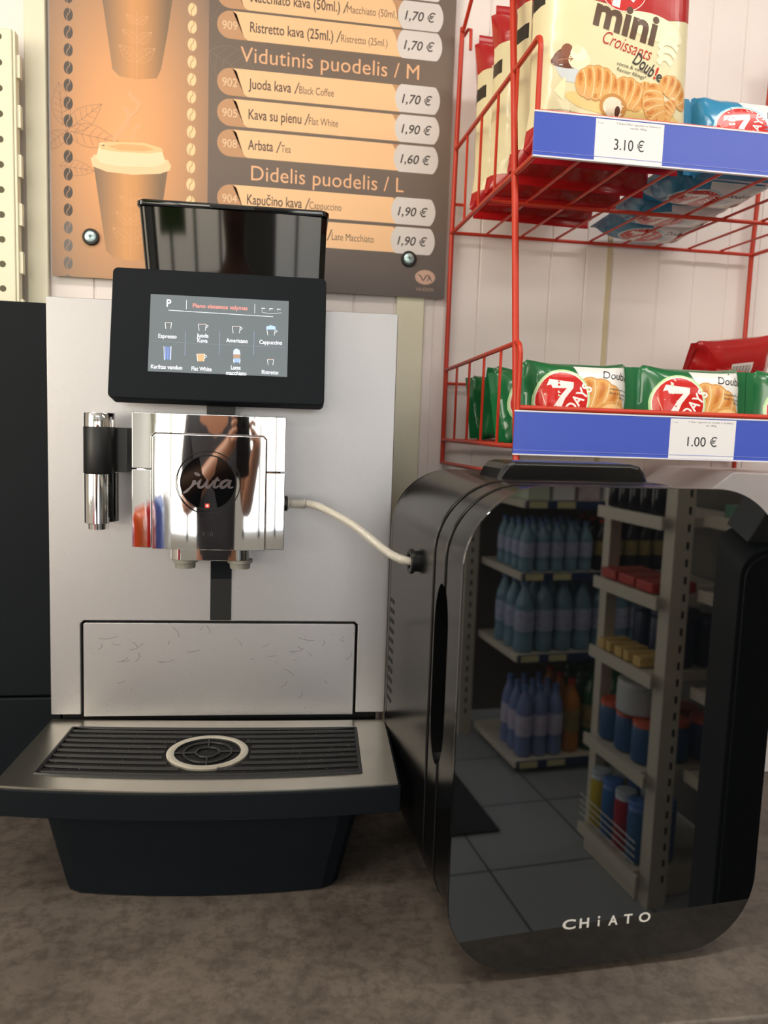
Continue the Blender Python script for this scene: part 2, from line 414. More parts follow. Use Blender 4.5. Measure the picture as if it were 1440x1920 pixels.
# faint leaf outlines
def leaf(cx, cy, L, ang, c, wd=.22, ribs=6, lw=.0005):
    q_ = rad(ang); tr = lambda u, v: (cx+u*cos(q_)-v*sin(q_), cy+u*sin(q_)+v*cos(q_))
    up = [tr(L*k/10, L*wd*sin(pi*(k/10)**.8)) for k in range(11)]; dn = [tr(L*k/10, -L*wd*sin(pi*(k/10)**.8)) for k in range(11)]
    A.line(up, lw, c); A.line(dn, lw, c); A.line([tr(0,0), tr(L,0)], lw, c)
    for k in range(1, ribs+1):
        s_ = k/(ribs+1); h = L*wd*sin(pi*(s_+.12)**.8)*.85 if s_ < .85 else 0
        A.line([tr(L*s_, 0), tr(L*(s_+.1), h)], lw*.8, c); A.line([tr(L*s_, 0), tr(L*(s_+.1), -h)], lw*.8, c)
lc = '8a6a58'
for (x, y, L, an) in ((125,245,.065,40),(125,245,.075,-8),(118,235,.06,95),(125,245,.05,-140),(112,310,.05,-5)): leaf(*bp(x,y), L, an, lc)
leaf(*bp(392,95), .085, -28, '8c7c6e', .3); leaf(*bp(396,40), .06, 60, '7c6c60', .3)
# beans
def bean(x, y, c, c2):
    a, b_ = bp(x, y); A.ell(a, b_, .0064, .0091, c)
    A.line(spl([(a+.0012, b_+.009), (a+.0022, b_+.004), (a-.0008, b_), (a-.0022, b_-.0045), (a-.0006, b_-.009)], 4), .0011, c2)
for k in range(-3, 16):
    y = 27+33.3*k; bean(128, y, '4a3f38' if y < 420 else '6e6765', 'a98468')
for k in range(-3, 12): bean(361-(k*.35), 18+32.8*k, 'f6d2a0', 'b98a62')
# cups
def cup(dx, dy, sc=1., steam=True):
    def P(pts): return [bp(235+(x-235)*sc+dx, y+dy) for x, y in pts]
    if steam:
        for pts, w in ((((213,265),(222,248),(238,236),(240,215),(232,200)),.006), (((248,262),(252,245),(262,235)),.005), (((255,210),(260,195),(246,182),(244,172)),.005), (((232,262),(228,240),(240,222),(256,208)),.005)):
            A.line(spl(P(pts), 6), w*sc, 'e8ae7c')
    body = P([(176,312),(314,322),(303,398),(290,470),(282,487),(245,489),(212,483),(199,470)])
    A.poly(body, MATS.get('cup_print%g' % dx) or ramp_mat('cup_print%g' % dx, [(0,'8a6f58'),(.45,'d99c62'),(.62,'d2975f'),(1,'82684f')], 'x', bp(182+dx,400)[0], bp(300+dx,400)[0]))
    for (x, y, s_) in ((245,385,.6),(245,420,.8),(245,455,1.)):
        for sg in (1, -1):
            a, b_ = bp(x+dx, y+dy); leaf(a, b_, .033*s_, 90-sg*52, 'eab07e', .26, 5, .0004)
    A.line(P([(245,360),(245,489)]), .0005, 'eab07e')
    A.poly(P([(170,298),(176,290),(315,300),(321,312),(318,320),(300,326),(250,328),(200,322),(174,312)]), 'f6d2a4')
    A.poly(P([(180,296),(187,268),(206,266),(290,274),(304,284),(311,305),(290,314),(220,312),(190,306)]), 'fbe0b8')
    A.poly(P([(186,272),(200,266),(270,268),(303,278),(306,285),(280,288),(220,285),(190,280)]), 'f4c890')
    A.poly(P([(202,274),(230,270),(270,273),(290,281),(270,284),(225,282)]), 'e6b176')
    A.ell(*bp(194+dx, 273+dy), .002, .001, '7a6a58')
cup(0, 0); cup(12, -340+0)
# rows
RH = bp(430,127)[1]-bp(430,182)[1]
rows = [(-66,'',None,None,'',0,0,'1,90 €',(789,-26)), (-11,'907','Macchiato kava (50ml.)',(470,638),'Macchiato (50ml.)',651,747,'1,70 €',(789,31)),
 (46,'909','Ristretto kava (25ml.)',(469,625),'Ristretto (25ml.)',640,727,'1,70 €',(787,86)),
 (154.5,'902','Juoda kava',(466,546),'Black Coffee',561,626,'1,70 €',(783,187)),
 (211,'905','Kava su pienu',(466,565),'Flat White',579,634,'1,90 €',(782,243)),
 (267.5,'908','Arbata',(465,512),'Tea',527,545,'1,60 €',(780,299)),
 (371.5,'904','Kapučino kava',(463,566),'Cappuccino',580,640,'1,90 €',(775,397)),
 (427,'','Latte kava',(463,560),'Late Macchiato',622,701,'1,90 €',(774,452))]
for (cy, num, main, mx_, small, s0, s1, price, pc) in rows:
    L = bp(407, cy)[0]; cz = bp(430, cy)[1]; h = RH*.47; Rr = bp(768, cy+30)[0]
    pz = bp(*pc)[1]
    cz = (cz + pz)/2 if abs(cz-pz) < .02 else cz
    A.poly([(L+h*cos(rad(90+180*k/14)), cz+h*sin(rad(90+180*k/14))) for k in range(15)] if False else [(L+h+h*cos(rad(90+180*k/14)), cz+h*sin(rad(90+180*k/14))) for k in range(15)] + [(Rr, cz-h), (Rr, cz+h)], 'c4946c')
    x1 = L+h*1.15
    A.poly([(x1, cz+h), (x1+.006, cz+h*.8), (x1+.017, cz-h*.8), (x1+.023, cz-h), (Rr-.012, cz-h), (Rr-.016, cz-h*.6), (Rr-.023, cz+h*.6), (Rr-.028, cz+h)], 'f8c898')
    a = pz; cx = bp(*pc)[0]; rx, ry = .0355, .0305
    A.poly([(cx+rx*(1 if cos(rad(t_))>0 else -1)*abs(cos(rad(t_)))**.85, a+max(-RH*.49, min(RH*.49, ry*sin(rad(t_))))) for t_ in range(0,360,8)], 'dcd5d3')
    A.text(price, cx-.001, a-RH*.17, RH*.33, '3a3230', align='c', shear=.22, bold=.012, width=.048)
    if num: A.text(num, L+h*.95, cz-RH*.16, RH*.3, 'eac9a4', align='c', width=.0265*.83)
    if main:
        xa, xb = bp(mx_[0], cy+3)[0], bp(mx_[1], cy+12)[0]
        A.text(main, xa, cz-RH*.17, RH*.36, '54443a', width=xb-xa, bold=.012)
        xc, xd = bp(s0, cy+15)[0], bp(s1, cy+20)[0]
        if num: A.text('/', xb+.0045, cz-RH*.2, RH*.42, '54443a', shear=.1)
        else: A.text('/', bp(613, 440)[0], cz-RH*.2, RH*.42, '54443a', shear=.1)
        A.text(small, xc, cz-RH*.17, RH*.27, '6a5546', width=xd-xc)
hc = 'f0b88c'
def heading(txt, x0, x1, cy):
    a, b_ = bp(x0, cy[0]), bp(x1, cy[1]); z_ = (a[1]+b_[1])/2
    A.text(txt, a[0], z_-.011, .0225, hc, width=b_[0]-a[0], space=1.02)
heading('Vidutinis puodelis / M', 451, 786, (104, 133)); heading('Didelis puodelis / L', 471, 757, (323, 348))
# maker's mark at the bottom right
a, b_ = bp(797, 520)
A.ell(a, b_, .0165, .0115, 'caa38e'); A.ell(a, b_, .0135, .009, 'd3aa97')
A.line(spl([(a-.011,b_+.003),(a-.007,b_+.001),(a-.003,b_-.005),(a+.001,b_+.001),(a+.005,b_+.003),(a+.009,b_-.002)], 5), [.002]*26, '6a5a4e')
A.line(spl([(a+.004,b_-.006),(a+.006,b_-.001),(a+.011,b_-.005)], 5), .0015, '6a5a4e')
A.text('VAUDION', a, b_-.0215, .0055, 'b9988a', align='c', width=.029)
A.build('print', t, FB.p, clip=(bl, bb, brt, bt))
for (x, y) in ((171,445),(766,486)):
    a, b_ = bp(x, y)
    q = MB(); q.lathe(FB.p(a,b_,.0004), [(.0122,0),(.0122,.003),(.011,.0045),(.007,.0048)], axis=(0,-1,0)); s_ = q.build('screw', M_BLACK, t, label='screw with black rubber washer')
    q = MB(); q.lathe(FB.p(a,b_,.005), [(.0082,0),(.0078,.0012),(.005,.0024),(.0001,.0028)], axis=(0,-1,0)); hd = q.build('screw_head', mat('zinc','bcd4d6',rough=.3,metal=.6), s_)
    q = MB().use(mat('screw_recess','3c5560',rough=.5)); q.box((a-.003,b_-.0007,.0079),(a+.003,b_+.0007,.0081),FB); q.box((a-.0007,b_-.003,.0079),(a+.0007,b_+.003,.0082),FB); q.build('screw_slot', None, s_)

# ================================================================== PERFORATED SHELF UPRIGHT at the left edge
YP = 1.20; FP = Frame((0, YP, ZC), (1,0,0), (0,0,1))
xr = FP.px(26, 300)[0]; zt = FP.px(10, 52)[1]; 
t = empty('perforated_shelf_upright', (xr-.2, YP, ZC), 'cream perforated metal shelf panel with slotted edge at the left of the menu board', 'shelf panel')
M_CREAM = mat('cream_enamel', 'efead0', rough=.4, var=.03)
q = MB().use(M_CREAM); q.box((xr-.42, 0, -.02), (xr, zt, 0), FP); q.build('panel', None, t, bevel=.002)
q = MB().use(mat('perforation_dark','5f5a42',rough=.7))
nh = 0
for i in range(5):
    for j in range(18):
        y_ = zt-.012-j*.0342; x_ = xr-.0178-i*.034
        q.lathe(FP.p(x_, y_, -.0018), [(.0046,0),(.0046,.0021)], n=14, axis=(0,-1,0)); nh += 1
q.build('perforations', None, t)['kind'] = 'stuff'
q = MB().use(M_CREAM); q.box((xr+.0005, 0, -.016), (xr+.004, zt-.002, -.001), FP)
for j in range(9): q.box((xr+.0035, zt-.063-j*.067, -.013), (xr+.0090, zt-.032-j*.067, -.004), FP)
q.build('slotted_edge', None, t, bevel=.0008)

# ================================================================== BLACK SIDE UNIT left of the machine
bx1 = onY(92, 900, 1.0).x; zb = onY(40, 565, 1.0).z
t = empty('side_cabinet', ((bx1-.45+bx1)/2, 1.1, ZC), 'plain matt black box unit standing left of the silver coffee machine', 'appliance')
q = MB(); q.box((bx1-.42, 1.0, ZC+.006), (bx1+.012, 1.2, onY(40,1307,1.0).z-.001)); q.build('base', M_BLACKM, t, bevel=.003)
q = MB(); q.box((bx1-.42, 1.0, onY(40,1307,1.0).z+.0005), (bx1+.012, 1.2, zb)); q.build('body', M_BLACKM, t, bevel=.003)
for x_ in (bx1-.38, bx1-.03):
    for y_ in (1.03, 1.16): MB().lathe((x_, y_, ZC), [(.012,0),(.012,.0065)]).build('foot', M_BLACK, t)

# ================================================================== COFFEE MACHINE
mya = rad(-2.0)
FM = Frame((-.053, .93, ZC), (cos(mya), sin(mya), 0), (0,0,1))
cm = empty('coffee_machine', FM.p(0, 0, -.06), 'silver bean-to-cup coffee machine with black touchscreen and chrome coffee spout', 'coffee machine')
W2 = .2015; PB, PT = .1355, .6265
# body behind the panel
q = MB().use(M_BLACK); rprism(q, FM, -.192, .192, .006, .612, .012, -.30, -.012, .003); q.build('body', None, cm)
for x_ in (-.16, .16):
    for c_ in (-.03, -.27): MB().lathe(FM.p(x_, 0, c_), [(.014,0),(.014,.007)]).build('foot', M_BLACK, cm)
# front panel with the notch of the service door; 11 mm thick with a bright edge
dx0, dx1, dz = -.1665, .1645, .2515
pan = [(-W2,PB),(dx0,PB),(dx0,dz-.004),(dx0+.004,dz),(dx1-.004,dz),(dx1,dz-.004),(dx1,PB),(W2,PB),(W2,PT),(-W2,PT)]
q = MB(); q.prism(pan, lambda a,b: FM.p(a,b,0), lambda a,b: FM.p(a,b,-.0115)); q.build('front_panel', M_SILVER, cm, bevel=.0012)
q = MB(); q.box((-.19, PB-.01, -.02), (.19, .58, -.0117), FM); q.build('panel_backing', M_VOID, cm)
g = .0028
q = MB(); q.prism([(dx0+g,PB-.003),(dx1-g,PB-.003),(dx1-g,dz-g-.002),(dx1-g-.002,dz-g),(dx0+g+.002,dz-g),(dx0+g,dz-g-.002)], lambda a,b: FM.p(a,b,-.0006), lambda a,b: FM.p(a,b,-.0112))
door = q.build('service_door', M_SILVER, cm, bevel=.001)
A = Art(rough=.6); random.seed(11)
for i in range(34):
    a = random.uniform(dx0+.015, dx1-.015); b_ = random.choice((random.uniform(.2,.243), random.uniform(.15,.243))); an = random.uniform(-60,60) if i%3 else random.uniform(60,120); L = random.uniform(.004,.024)
    A.line(spl([(a,b_),(a+L*.5*cos(rad(an))+random.uniform(-.002,.002),b_+L*.5*sin(rad(an))*.5),(a+L*cos(rad(an+15)),max(.14,min(.246,b_+L*sin(rad(an+15))*.6)))],4), [.00005]+[.0004]*7+[.00005], '4e4946')
for i in range(110):
    a = random.uniform(dx0+.006, dx1-.006); b_ = random.choice((.137+abs(random.gauss(0,.008)), random.uniform(.14,.245)))
    A.ell(a, min(b_,.245), random.uniform(.0002,.0005), random.uniform(.0002,.0006), '6a645c', n=6)
A.build('scratches', door, lambda a,b,c: FM.p(a,b,c-.0006), base=5e-5)['kind'] = 'stuff'
A = Art(rough=.6)
for i in range(60): A.ell(random.uniform(-.19,.19), random.uniform(.26,.44), random.uniform(.0002,.0007), random.uniform(.0002,.0006), '8d8884', n=6)
A.build('dirt_specks', cm, FM.p, base=5e-5)['kind'] = 'stuff'
# black rail the spout slides on
q = MB(); q.box((-.0152, dz+.0015, -.002), (.0098, .54, .0012), FM); q.build('slide_rail', M_BLACK, cm, bevel=.0006)
q = MB(); q.box((-.0142, .305, .0014), (.0088, .36, .006), FM); q.build('slide_block', M_BLACKM, cm, bevel=.0006)
# ---- chrome coffee spout block
cx0, cx1, cz0, cz1, CF = -.0968, .0722, .3485, .4993, .05
cxm = (cx0+cx1)/2; hw = (cx1-cx0)/2
bow = lambda a, d: CF + d + .0062*(1-((a-cxm)/hw)**2)
def plate(name, poly, d, thick, m, parent, bevel=.0009):
    bm = bmesh.new(); bm.faces.new([bm.verts.new((a,b,0)) for a,b in poly])
    for k in range(-12, 13):
        bmesh.ops.bisect_plane(bm, geom=bm.verts[:]+bm.edges[:]+bm.faces[:], plane_co=(cxm+hw*k/12.5,0,0), plane_no=(1,0,0))
    r = bmesh.ops.extrude_face_region(bm, geom=bm.faces[:]); 
    for v in r['geom']:
        if isinstance(v, bmesh.types.BMVert): v.co.z = -thick
    for v in bm.verts: v.co = FM.p(v.co.x, v.co.y, bow(v.co.x, d) + v.co.z)
    q = MB(); q.bm.free(); q.bm = bm; q.use(m)
    for f in bm.faces: f.smooth = True
    return q.build(name, None, parent, bevel=bevel)
q = MB(); q.box((cx0+.004, cz0+.004, .001), (cx1-.004, cz1-.004, CF-.006), FM); sb = q.build('spout_block', M_CHROME, cm, bevel=.001, label='polished chrome coffee spout block')
ix0 = cx0+.0225; ix1 = cx1-.0215; iz = cz1-.0225; sz = .4375
plate('upper_shell', [(cx0,cz1),(cx0,sz),(ix0-.0006,sz),(ix0-.0006,iz-.003),(ix0+.003,iz+.0006),(ix1-.003,iz+.0006),(ix1+.0006,iz-.003),(ix1+.0006,sz),(cx1,sz),(cx1,cz1)][::-1], 0, .010, M_CHROME, sb)
plate('side_shell', [(cx0,cz0),(ix0-.0006,cz0),(ix0-.0006,sz-.0012),(cx0,sz-.0012)], 0, .010, M_CHROME, sb)
plate('side_shell', [(ix1+.0006,cz0),(cx1,cz0),(cx1,sz-.0012),(ix1+.0006,sz-.0012)], 0, .010, M_CHROME, sb)
pl_ = plate('centre_shell', [(ix0,cz0-.0008),(ix1,cz0-.0008),(ix1,iz-.004),(ix1-.004,iz),(ix0+.004,iz),(ix0,iz-.004)], .0012, .010, M_CHROME, sb)
# emblem
ea, eb = FM.px(391, 905, .056); EF = FM.shifted(ea, eb, .0545)
q = MB(); q.lathe(EF.p(0,0,-.004), [(.0385,0),(.0385,.0032),(.0368,.0050),(.0352,.0046),(.0345,.0040),(.0330,.0052),(.0312,.0052),(.0295,.0035),(.0290,.0026),(.0001,.0026)], n=64, axis=FM.n); em = q.build('emblem_ring', M_CHROME, sb)
for r_ in (.0388, .0350, .0304): MB().tube([EF.p(r_*cos(2*pi*k/64), r_*sin(2*pi*k/64), .0012 if r_ > .038 else (.0045 if r_ > .034 else .0030)) for k in range(64)], .0005 if r_ > .034 else .0007, 6, closed=True).build('ring_groove', M_VOID, em)
q = MB(); q.lathe(EF.p(0,0,.0022), [(.0300,0),(.0298,.0006),(.0001,.0007)], n=64, axis=FM.n); q.build('emblem_disc', M_BLACKG, em)
M_SCR = mat('script_silver', 'b9b9c0', rough=.18, metal=1., var=.25, scale=60)
A = Art(); K = 1/7.68
def ep(pts):
    out = []
    for x, y in pts:
        a, b_ = EF.px(310+x*K, 830+y*K, 0); out.append((a, b_))
    return out
def stroke(pts, w): 
    P_ = spl(ep(pts), 6); n_ = len(P_)
    ws = [w[0] + (w[1]-w[0])*sin(pi*i/(n_-1))**.7 for i in range(n_)]; A.line(P_, ws, M_SCR)
A.poly(ep([(400,540),(440,535),(452,560),(420,612),(372,660),(320,715),(235,745),(222,738),(285,690),(350,640),(385,590)]), M_SCR)
A.ell(*ep([(465,452)])[0], .0036, .0018, M_SCR, rot=-25)
stroke([(425,600),(470,575),(515,525)], (.0008,.0016)); stroke([(520,520),(500,570),(480,615),(500,640),(545,630),(600,560),(612,520)], (.0012,.0030))
stroke([(610,520),(600,580),(590,620),(620,645),(665,600),(700,540)], (.0010,.0028)); stroke([(690,600),(720,545),(765,492)], (.0008,.0020))
stroke([(765,495),(735,530),(715,580),(705,630),(740,640),(775,610)], (.0010,.0032)); stroke([(735,540),(765,535),(790,545)], (.0010,.0026))
stroke([(935,545),(885,540),(825,570),(800,615),(820,643),(870,625),(925,560)], (.0014,.0036)); stroke([(955,535),(930,590),(915,630),(945,645),(985,632)], (.0010,.0028))
A.build('emblem_lettering', em, EF.p, base=.0031)
A = Art(); a, b_ = EF.px(310+608*K, 830+905*K, 0)
A.rect(a-.0024, b_-.0024, a+.0024, b_+.0024, 'e0442c'); A.rect(a-.0015, b_-.0005, a+.0015, b_+.0005, 'fbe9e4'); A.rect(a-.0005, b_-.0015, a+.0005, b_+.0015, 'fbe9e4')
A.build('emblem_badge', em, EF.p, base=.0031)
A = Art(); a, b_ = FM.px(378, 1005, .056); A.text('X10', a, b_, .0052, '2a2a2c', width=.0125)
A.build('model_lettering', sb, lambda a,b,c: FM.p(a,b,bow(a,.0012)+c), base=1e-4)
# nozzle bar
na0, nz0 = FM.px(317, 1051, .045); na1, _ = FM.px(467, 1051, .045)
q = MB(); pts_ = rrect(na0, na1, .006, .05, .014)
q.loft([[FM.p(a,h,c) for a,c in pts_] for h in (cz0-.0005, nz0+.001)]); nb = q.build('nozzle_bar', M_CHROME, sb, bevel=.0008)
M_MILKY = mat('milky_plastic', 'a9a79c', rough=.3, trans=.35, var=.1)
for x_ in (347, 450):
    a = FM.px(x_, 1056, .035)[0]
    q = MB(); q.lathe(FM.p(a, nz0+.001, .034), [(.0145,0),(.0145,-.0035),(.0122,-.0038),(.0115,-.0105),(.008,-.0105),(.0075,-.004)], n=28); q.build('nozzle', M_MILKY, sb)
q = MB(); q.box((-.018, cz1-.02, .003), (.012, .53, .03), FM); q.build('spout_neck', M_BLACK, cm)
# hose connector on the right side of the block
ha, hb = FM.px(538, 944, .03)
q = MB(); q.lathe(FM.p(cx1-.0002, hb, .03), [(.0088,0),(.0088,.0028),(.0075,.0036)], axis=FM.u, n=28); q.build('hose_socket', M_BLACK, cm)
# ---- hot water spout
wa, wz1 = FM.px(186, 774, .045); wc = .045
zz = lambda y: FM.px(186, y, wc)[1]
q = MB(); q.lathe(FM.p(wa, 0, wc), [(.0001,zz(774)),(.0160,zz(774)),(.0166,zz(776)),(.0166,zz(800))], n=40); ws_ = q.build('water_spout_cap', M_CHROME, cm)
q = MB(); q.lathe(FM.p(wa, 0, wc), [(.0165,zz(800)),(.0168,zz(801)),(.0168,zz(886)),(.0165,zz(887))], n=40); q.box((wa+.004, zz(885), .0015), (wa+.0285, zz(801), wc-.006), FM); q.build('water_spout_arm', M_BLACK, cm, smooth=None)
q = MB(); q.lathe(FM.p(wa-.0015, 0, wc), [(.0145,zz(887)),(.0150,zz(888)),(.0150,zz(979)),(.0142,zz(980)),(.0110,zz(980)),(.0108,zz(991)),(.0085,zz(992)),(.008,zz(982))], n=40); q.build('water_spout_tube', M_CHROME, cm)
q = MB(); q.lathe(FM.p(wa+.004, 0, wc-.006), [(.0150,zz(887)),(.0150,zz(977)),(.0001,zz(978))], n=40); q.build('water_spout_shroud', M_BLACKG, cm)
# ---- screen housing (leans back)
sv = FM.v*.1435 - FM.n*.028
FS = Frame(FM.p(0, .5137, .060), FM.u, sv); SH = sv.length
sx0 = FS.px(203, 700)[0]; sx1 = FS.px(609, 700)[0]
q = MB().use(M_BLACKM); rprism(q, FS, sx0, sx1, 0, SH, .006, -.024, 0, .0015); sh = q.build('screen_housing', None, cm, label='black touchscreen housing')
q = MB(); q.box((-.05, .03, -.05), (.05, SH-.01, -.0245), FS); q.build('screen_mount', M_BLACK, sh)
s00 = FS.px(277, 694); s11 = FS.px(541, 567)
sa0, sa1 = (FS.px(277,694)[0]+FS.px(283,549)[0])/2, (FS.px(541,567)[0]+FS.px(539,709)[0])/2
sb0, sb1 = (FS.px(277,694)[1]+FS.px(539,709)[1])/2, (FS.px(283,549)[1]+FS.px(541,567)[1])/2
A = Art(emit=.62, rough=.12)
A.rect(sa0, sb0, sa1, sb1, '5e666b')
z2 = lambda x, y: FS.px(270+x/5.143, 540+y/5.143)       # from the enlarged view of the screen
def st(txt, x0, x1, y, c='e6ecf8', h=.0046):
    a = z2(x0, y); b2 = z2(x1, y); A.text(txt, a[0], (a[1]), h, c, width=b2[0]-a[0], bold=.012)
LW = .0003
st('P', 218, 262, 180, 'eef2fa', .0085); st('Pleno sistemos valymas', 470, 1000, 188, 'e88a80', .0048)
A.line([z2(410,118), z2(408,205)], LW*1.4, 'dfe6f2'); A.line([z2(1069,155), z2(1067,245)], LW*1.4, 'dfe6f2')
A.line([z2(235,215), z2(1245,278)], LW*1.6, 'e6ecf6')
A.line(spl([z2(1130,230), z2(1190,245), z2(1260,247), z2(1325,240)],4), LW, 'dfe6f2')
for x_ in (1150, 1225, 1300):
    A.line([z2(x_-18,195+(x_-1150)*.06), z2(x_+18,198+(x_-1150)*.06)], LW*2, 'dfe6f2'); A.line([z2(x_-12,200), z2(x_-10,220)], LW, 'dfe6f2')
for x_ in (400, 731, 1062): A.line([z2(x_, 420), z2(x_-5, 650)], LW, '8fa0c8')
A.line([z2(90,515), z2(1370,575)], LW*.6, '7a8694')
for txt, x0, x1, y in (('Espresso',138,315,480),('Juoda',508,622,475),('Kava',515,612,524),('Americano',792,1000,522),('Cappuccino',1112,1332,538),('Karštas vanduo',66,370,775),('Flat White',458,652,795),('Latte',838,932,785),('macchiato',792,988,836),('Ristretto',1135,1296,828)): st(txt, x0, x1, y)
def icup(x, y, w, h, fill=None, handle=True, top=None):
    P_ = [z2(x-w/2,y), z2(x-w*.38,y+h), z2(x+w*.38,y+h), z2(x+w/2,y)]
    if fill: A.poly(P_, fill)
    A.line([P_[0], P_[1]], LW*1.6, 'e6e9ee'); A.line([P_[2], P_[3]], LW*1.6, 'e6e9ee'); A.line([P_[0], P_[3]], LW*1.4, top or 'e8c8c0')
    if handle: A.line(spl([z2(x+w*.48,y+h*.15), z2(x+w*.75,y+h*.3), z2(x+w*.42,y+h*.6)],4), LW*1.4, 'e6e9ee')
icup(235,335,62,60,None,False); icup(562,350,78,62); icup(890,370,78,66); icup(1225,400,80,58,None,True,'9db8ea')
A.poly([z2(1178,398),z2(1180,372),z2(1222,360),z2(1265,372),z2(1272,398)], '9db8ea')
for k in range(3): A.rect(z2(200+k*22,690)[0], z2(200,690)[1], z2(214+k*22,690)[0], z2(200,565)[1], '6f86c4')
A.line([z2(192,562), z2(197,695)], LW*1.6,'e6e9ee'); A.line([z2(262,562), z2(257,695)], LW*1.6,'e6e9ee')
icup(548,638,78,70,'c09a74'); icup(1220,690,60,55,None,False)
A.poly([z2(860,640),z2(864,600),z2(890,583),z2(922,600),z2(930,640)], 'b4c6f4'); A.poly([z2(860,640),z2(862,680),z2(928,680),z2(930,640)], '9a826c'); A.poly([z2(862,680),z2(868,718),z2(920,720),z2(928,680)], '86a4ec')
A.line([z2(862,690),z2(868,728)],LW*1.6,'e6e9ee'); A.line([z2(928,690),z2(922,730)],LW*1.6,'e6e9ee')
A.build('screen', sh, FS.p, base=3e-4)
# ---- bean hopper
hx = [(-.0955,.1125),(-.1035,.1148)]; hz = (.6265,.737)
q = MB().use(mat('smoked_hopper_plastic', '040507', rough=.05, ior=1.42))
def hring(i, z, ins=0., c0=-.19, c1=-.024): return [FM.p(a, z, c + (.006*(1-((a-.006)/.11)**2) if c > -.1 else 0)) for a, c in rrect(hx[i][0]+ins, hx[i][1]-ins, c0+ins, c1-ins, .007)[0:1]+[(hx[i][1]-.007-(hx[i][1]-hx[i][0]-.014)*k/14, c1) for k in range(15)]+rrect(hx[i][0], hx[i][1], c0, c1, .007)[10:]]
q.loft([hring(0, hz[0], c1=-.036), hring(1, hz[1], c1=-.0215)]); hp = q.build('bean_hopper', None, cm, label='glossy smoked black bean hopper')
q = MB(); pl2 = lambda ins, z: [FM.p(a, z, c) for a, c in rrect(hx[1][0]-.0018+ins, hx[1][1]+.0018-ins, -.193+ins, -.0158-ins, .008)]
q.loft([pl2(.0006,hz[1]+.0002), pl2(0,hz[1]+.001), pl2(0,hz[1]+.0055), pl2(.002,hz[1]+.0075)]); q.build('hopper_lid', M_BLACKG, hp)
q = MB(); q.box((-.022, hz[1]+.0005, -.0155), (.03, hz[1]+.006, -.0125), FM); q.build('lid_grip', M_BLACKG, hp, bevel=.001)
# ---- drip tray
ty = mya - rad(1.6)
FT = Frame(FM.p(0, .13, -.002), (cos(ty), sin(ty), 0), (-sin(ty), cos(ty), 0))   # a right, b towards the wall, c up
TW = .2035; TD = .181; BOW = .016
fb = lambda a: -TD - BOW*(1-(a/TW)**2)            # front edge
bbk = lambda a: -.004 - .006*(1-(a/TW)**2)        # back edge
NT = 24; axs = [-TW + 2*TW*i/NT for i in range(NT+1)]
outl = [(a, fb(a)) for a in axs] + [(a, bbk(a)) for a in axs[::-1]]
q = MB(); q.prism(outl, lambda a,b: FT.p(a,b,-.0022), lambda a,b: FT.p(a,b,-.030)); q.build('tray_skirt', M_BLACKM, cm, bevel=.0012, label='dark rim around the drip tray')
ga0, ga1 = -.172, .160
g_b = lambda a: -.030 - .006*(1-(a/TW)**2); g_f = lambda a: -.1505 - .0165*(1-(a/TW)**2)
gx_ = [FT.px(130,1372)[0], FT.px(665,1366)[0], FT.px(677,1440)[0], FT.px(68,1450)[0]]
ga0 = (gx_[0]+gx_[3])/2; ga1 = (gx_[1]+gx_[2])/2
q = MB().use(M_STEEL); ins = .0032
def strip(f_lo, f_hi, a0, a1, n=16):
    P_ = [a0+(a1-a0)*i/n for i in range(n+1)]
    poly = [(a, f_lo(a)) for a in P_] + [(a, f_hi(a)) for a in P_[::-1]]
    q.prism(poly, lambda a,b: FT.p(a,b,-.0002), lambda a,b: FT.p(a,b,-.0022))
F_ = lambda a: fb(a)+ins; B_ = lambda a: bbk(a)-.001
strip(F_, g_f, -TW+ins, TW-ins); strip(g_b, B_, -TW+ins, TW-ins); strip(g_f, g_b, -TW+ins, ga0); strip(g_f, g_b, ga1, TW-ins)
q.build('tray_plate', None, cm, weld=True)
q = MB().use(M_VOID); P_ = [ga0+(ga1-ga0)*i/16 for i in range(17)]
q.prism([(a, g_f(a)) for a in P_]+[(a, g_b(a)) for a in P_[::-1]], lambda a,b: FT.p(a,b,-.0021), lambda a,b: FT.p(a,b,-.0218+.01)); q.build('tray_well', None, cm)
q = MB().use(M_BLACK)
P_ = [ga0+(ga1-ga0)*i/20 for i in range(21)]
loop = [FT.p(a, g_f(a)+.0018, -.0004) for a in P_] + [FT.p(a, g_b(a)-.0018, -.0004) for a in P_[::-1]]
q.tube(loop, .0022, 6, closed=True)
rc = FT.px(389, 1411); rc = (rc[0], rc[1]+.0022); RO = .0442
nb_ = 9
for k in range(nb_):
    s_ = (k+.7)/(nb_+.4)
    for (u0, u1) in ((ga0+.002, rc[0]), (rc[0], ga1-.002)):
        P2 = []
        for i in range(22):
            a = u0+(u1-u0)*i/21; b_ = g_f(a)+(g_b(a)-g_f(a))*s_
            if math.hypot(a-rc[0], b_-rc[1]) > RO+.0005: P2.append(FT.p(a, b_, -.0012))
        if len(P2) > 2: q.tube(P2, .0021, 6)
for a in (-.09, .09): q.tube([FT.p(a, g_f(a)+.003, -.0035), FT.p(a, g_b(a)-.003, -.0035)], .002, 6)
gr = q.build('drip_grill', None, cm)
q = MB(); q.lathe(FT.p(rc[0], rc[1], 0), [(RO,-.002),(RO,.0002),(RO-.001,.0009),(RO-.0075,.0009),(RO-.0085,.0002),(RO-.0085,-.002)], n=64, axis=(0,0,1), cap=False); q.build('cup_ring', mat('ring_steel','d9d3c2',rough=.35,metal=.7), gr, label='pale steel ring marking the cup position')
q = MB().use(M_BLACK)
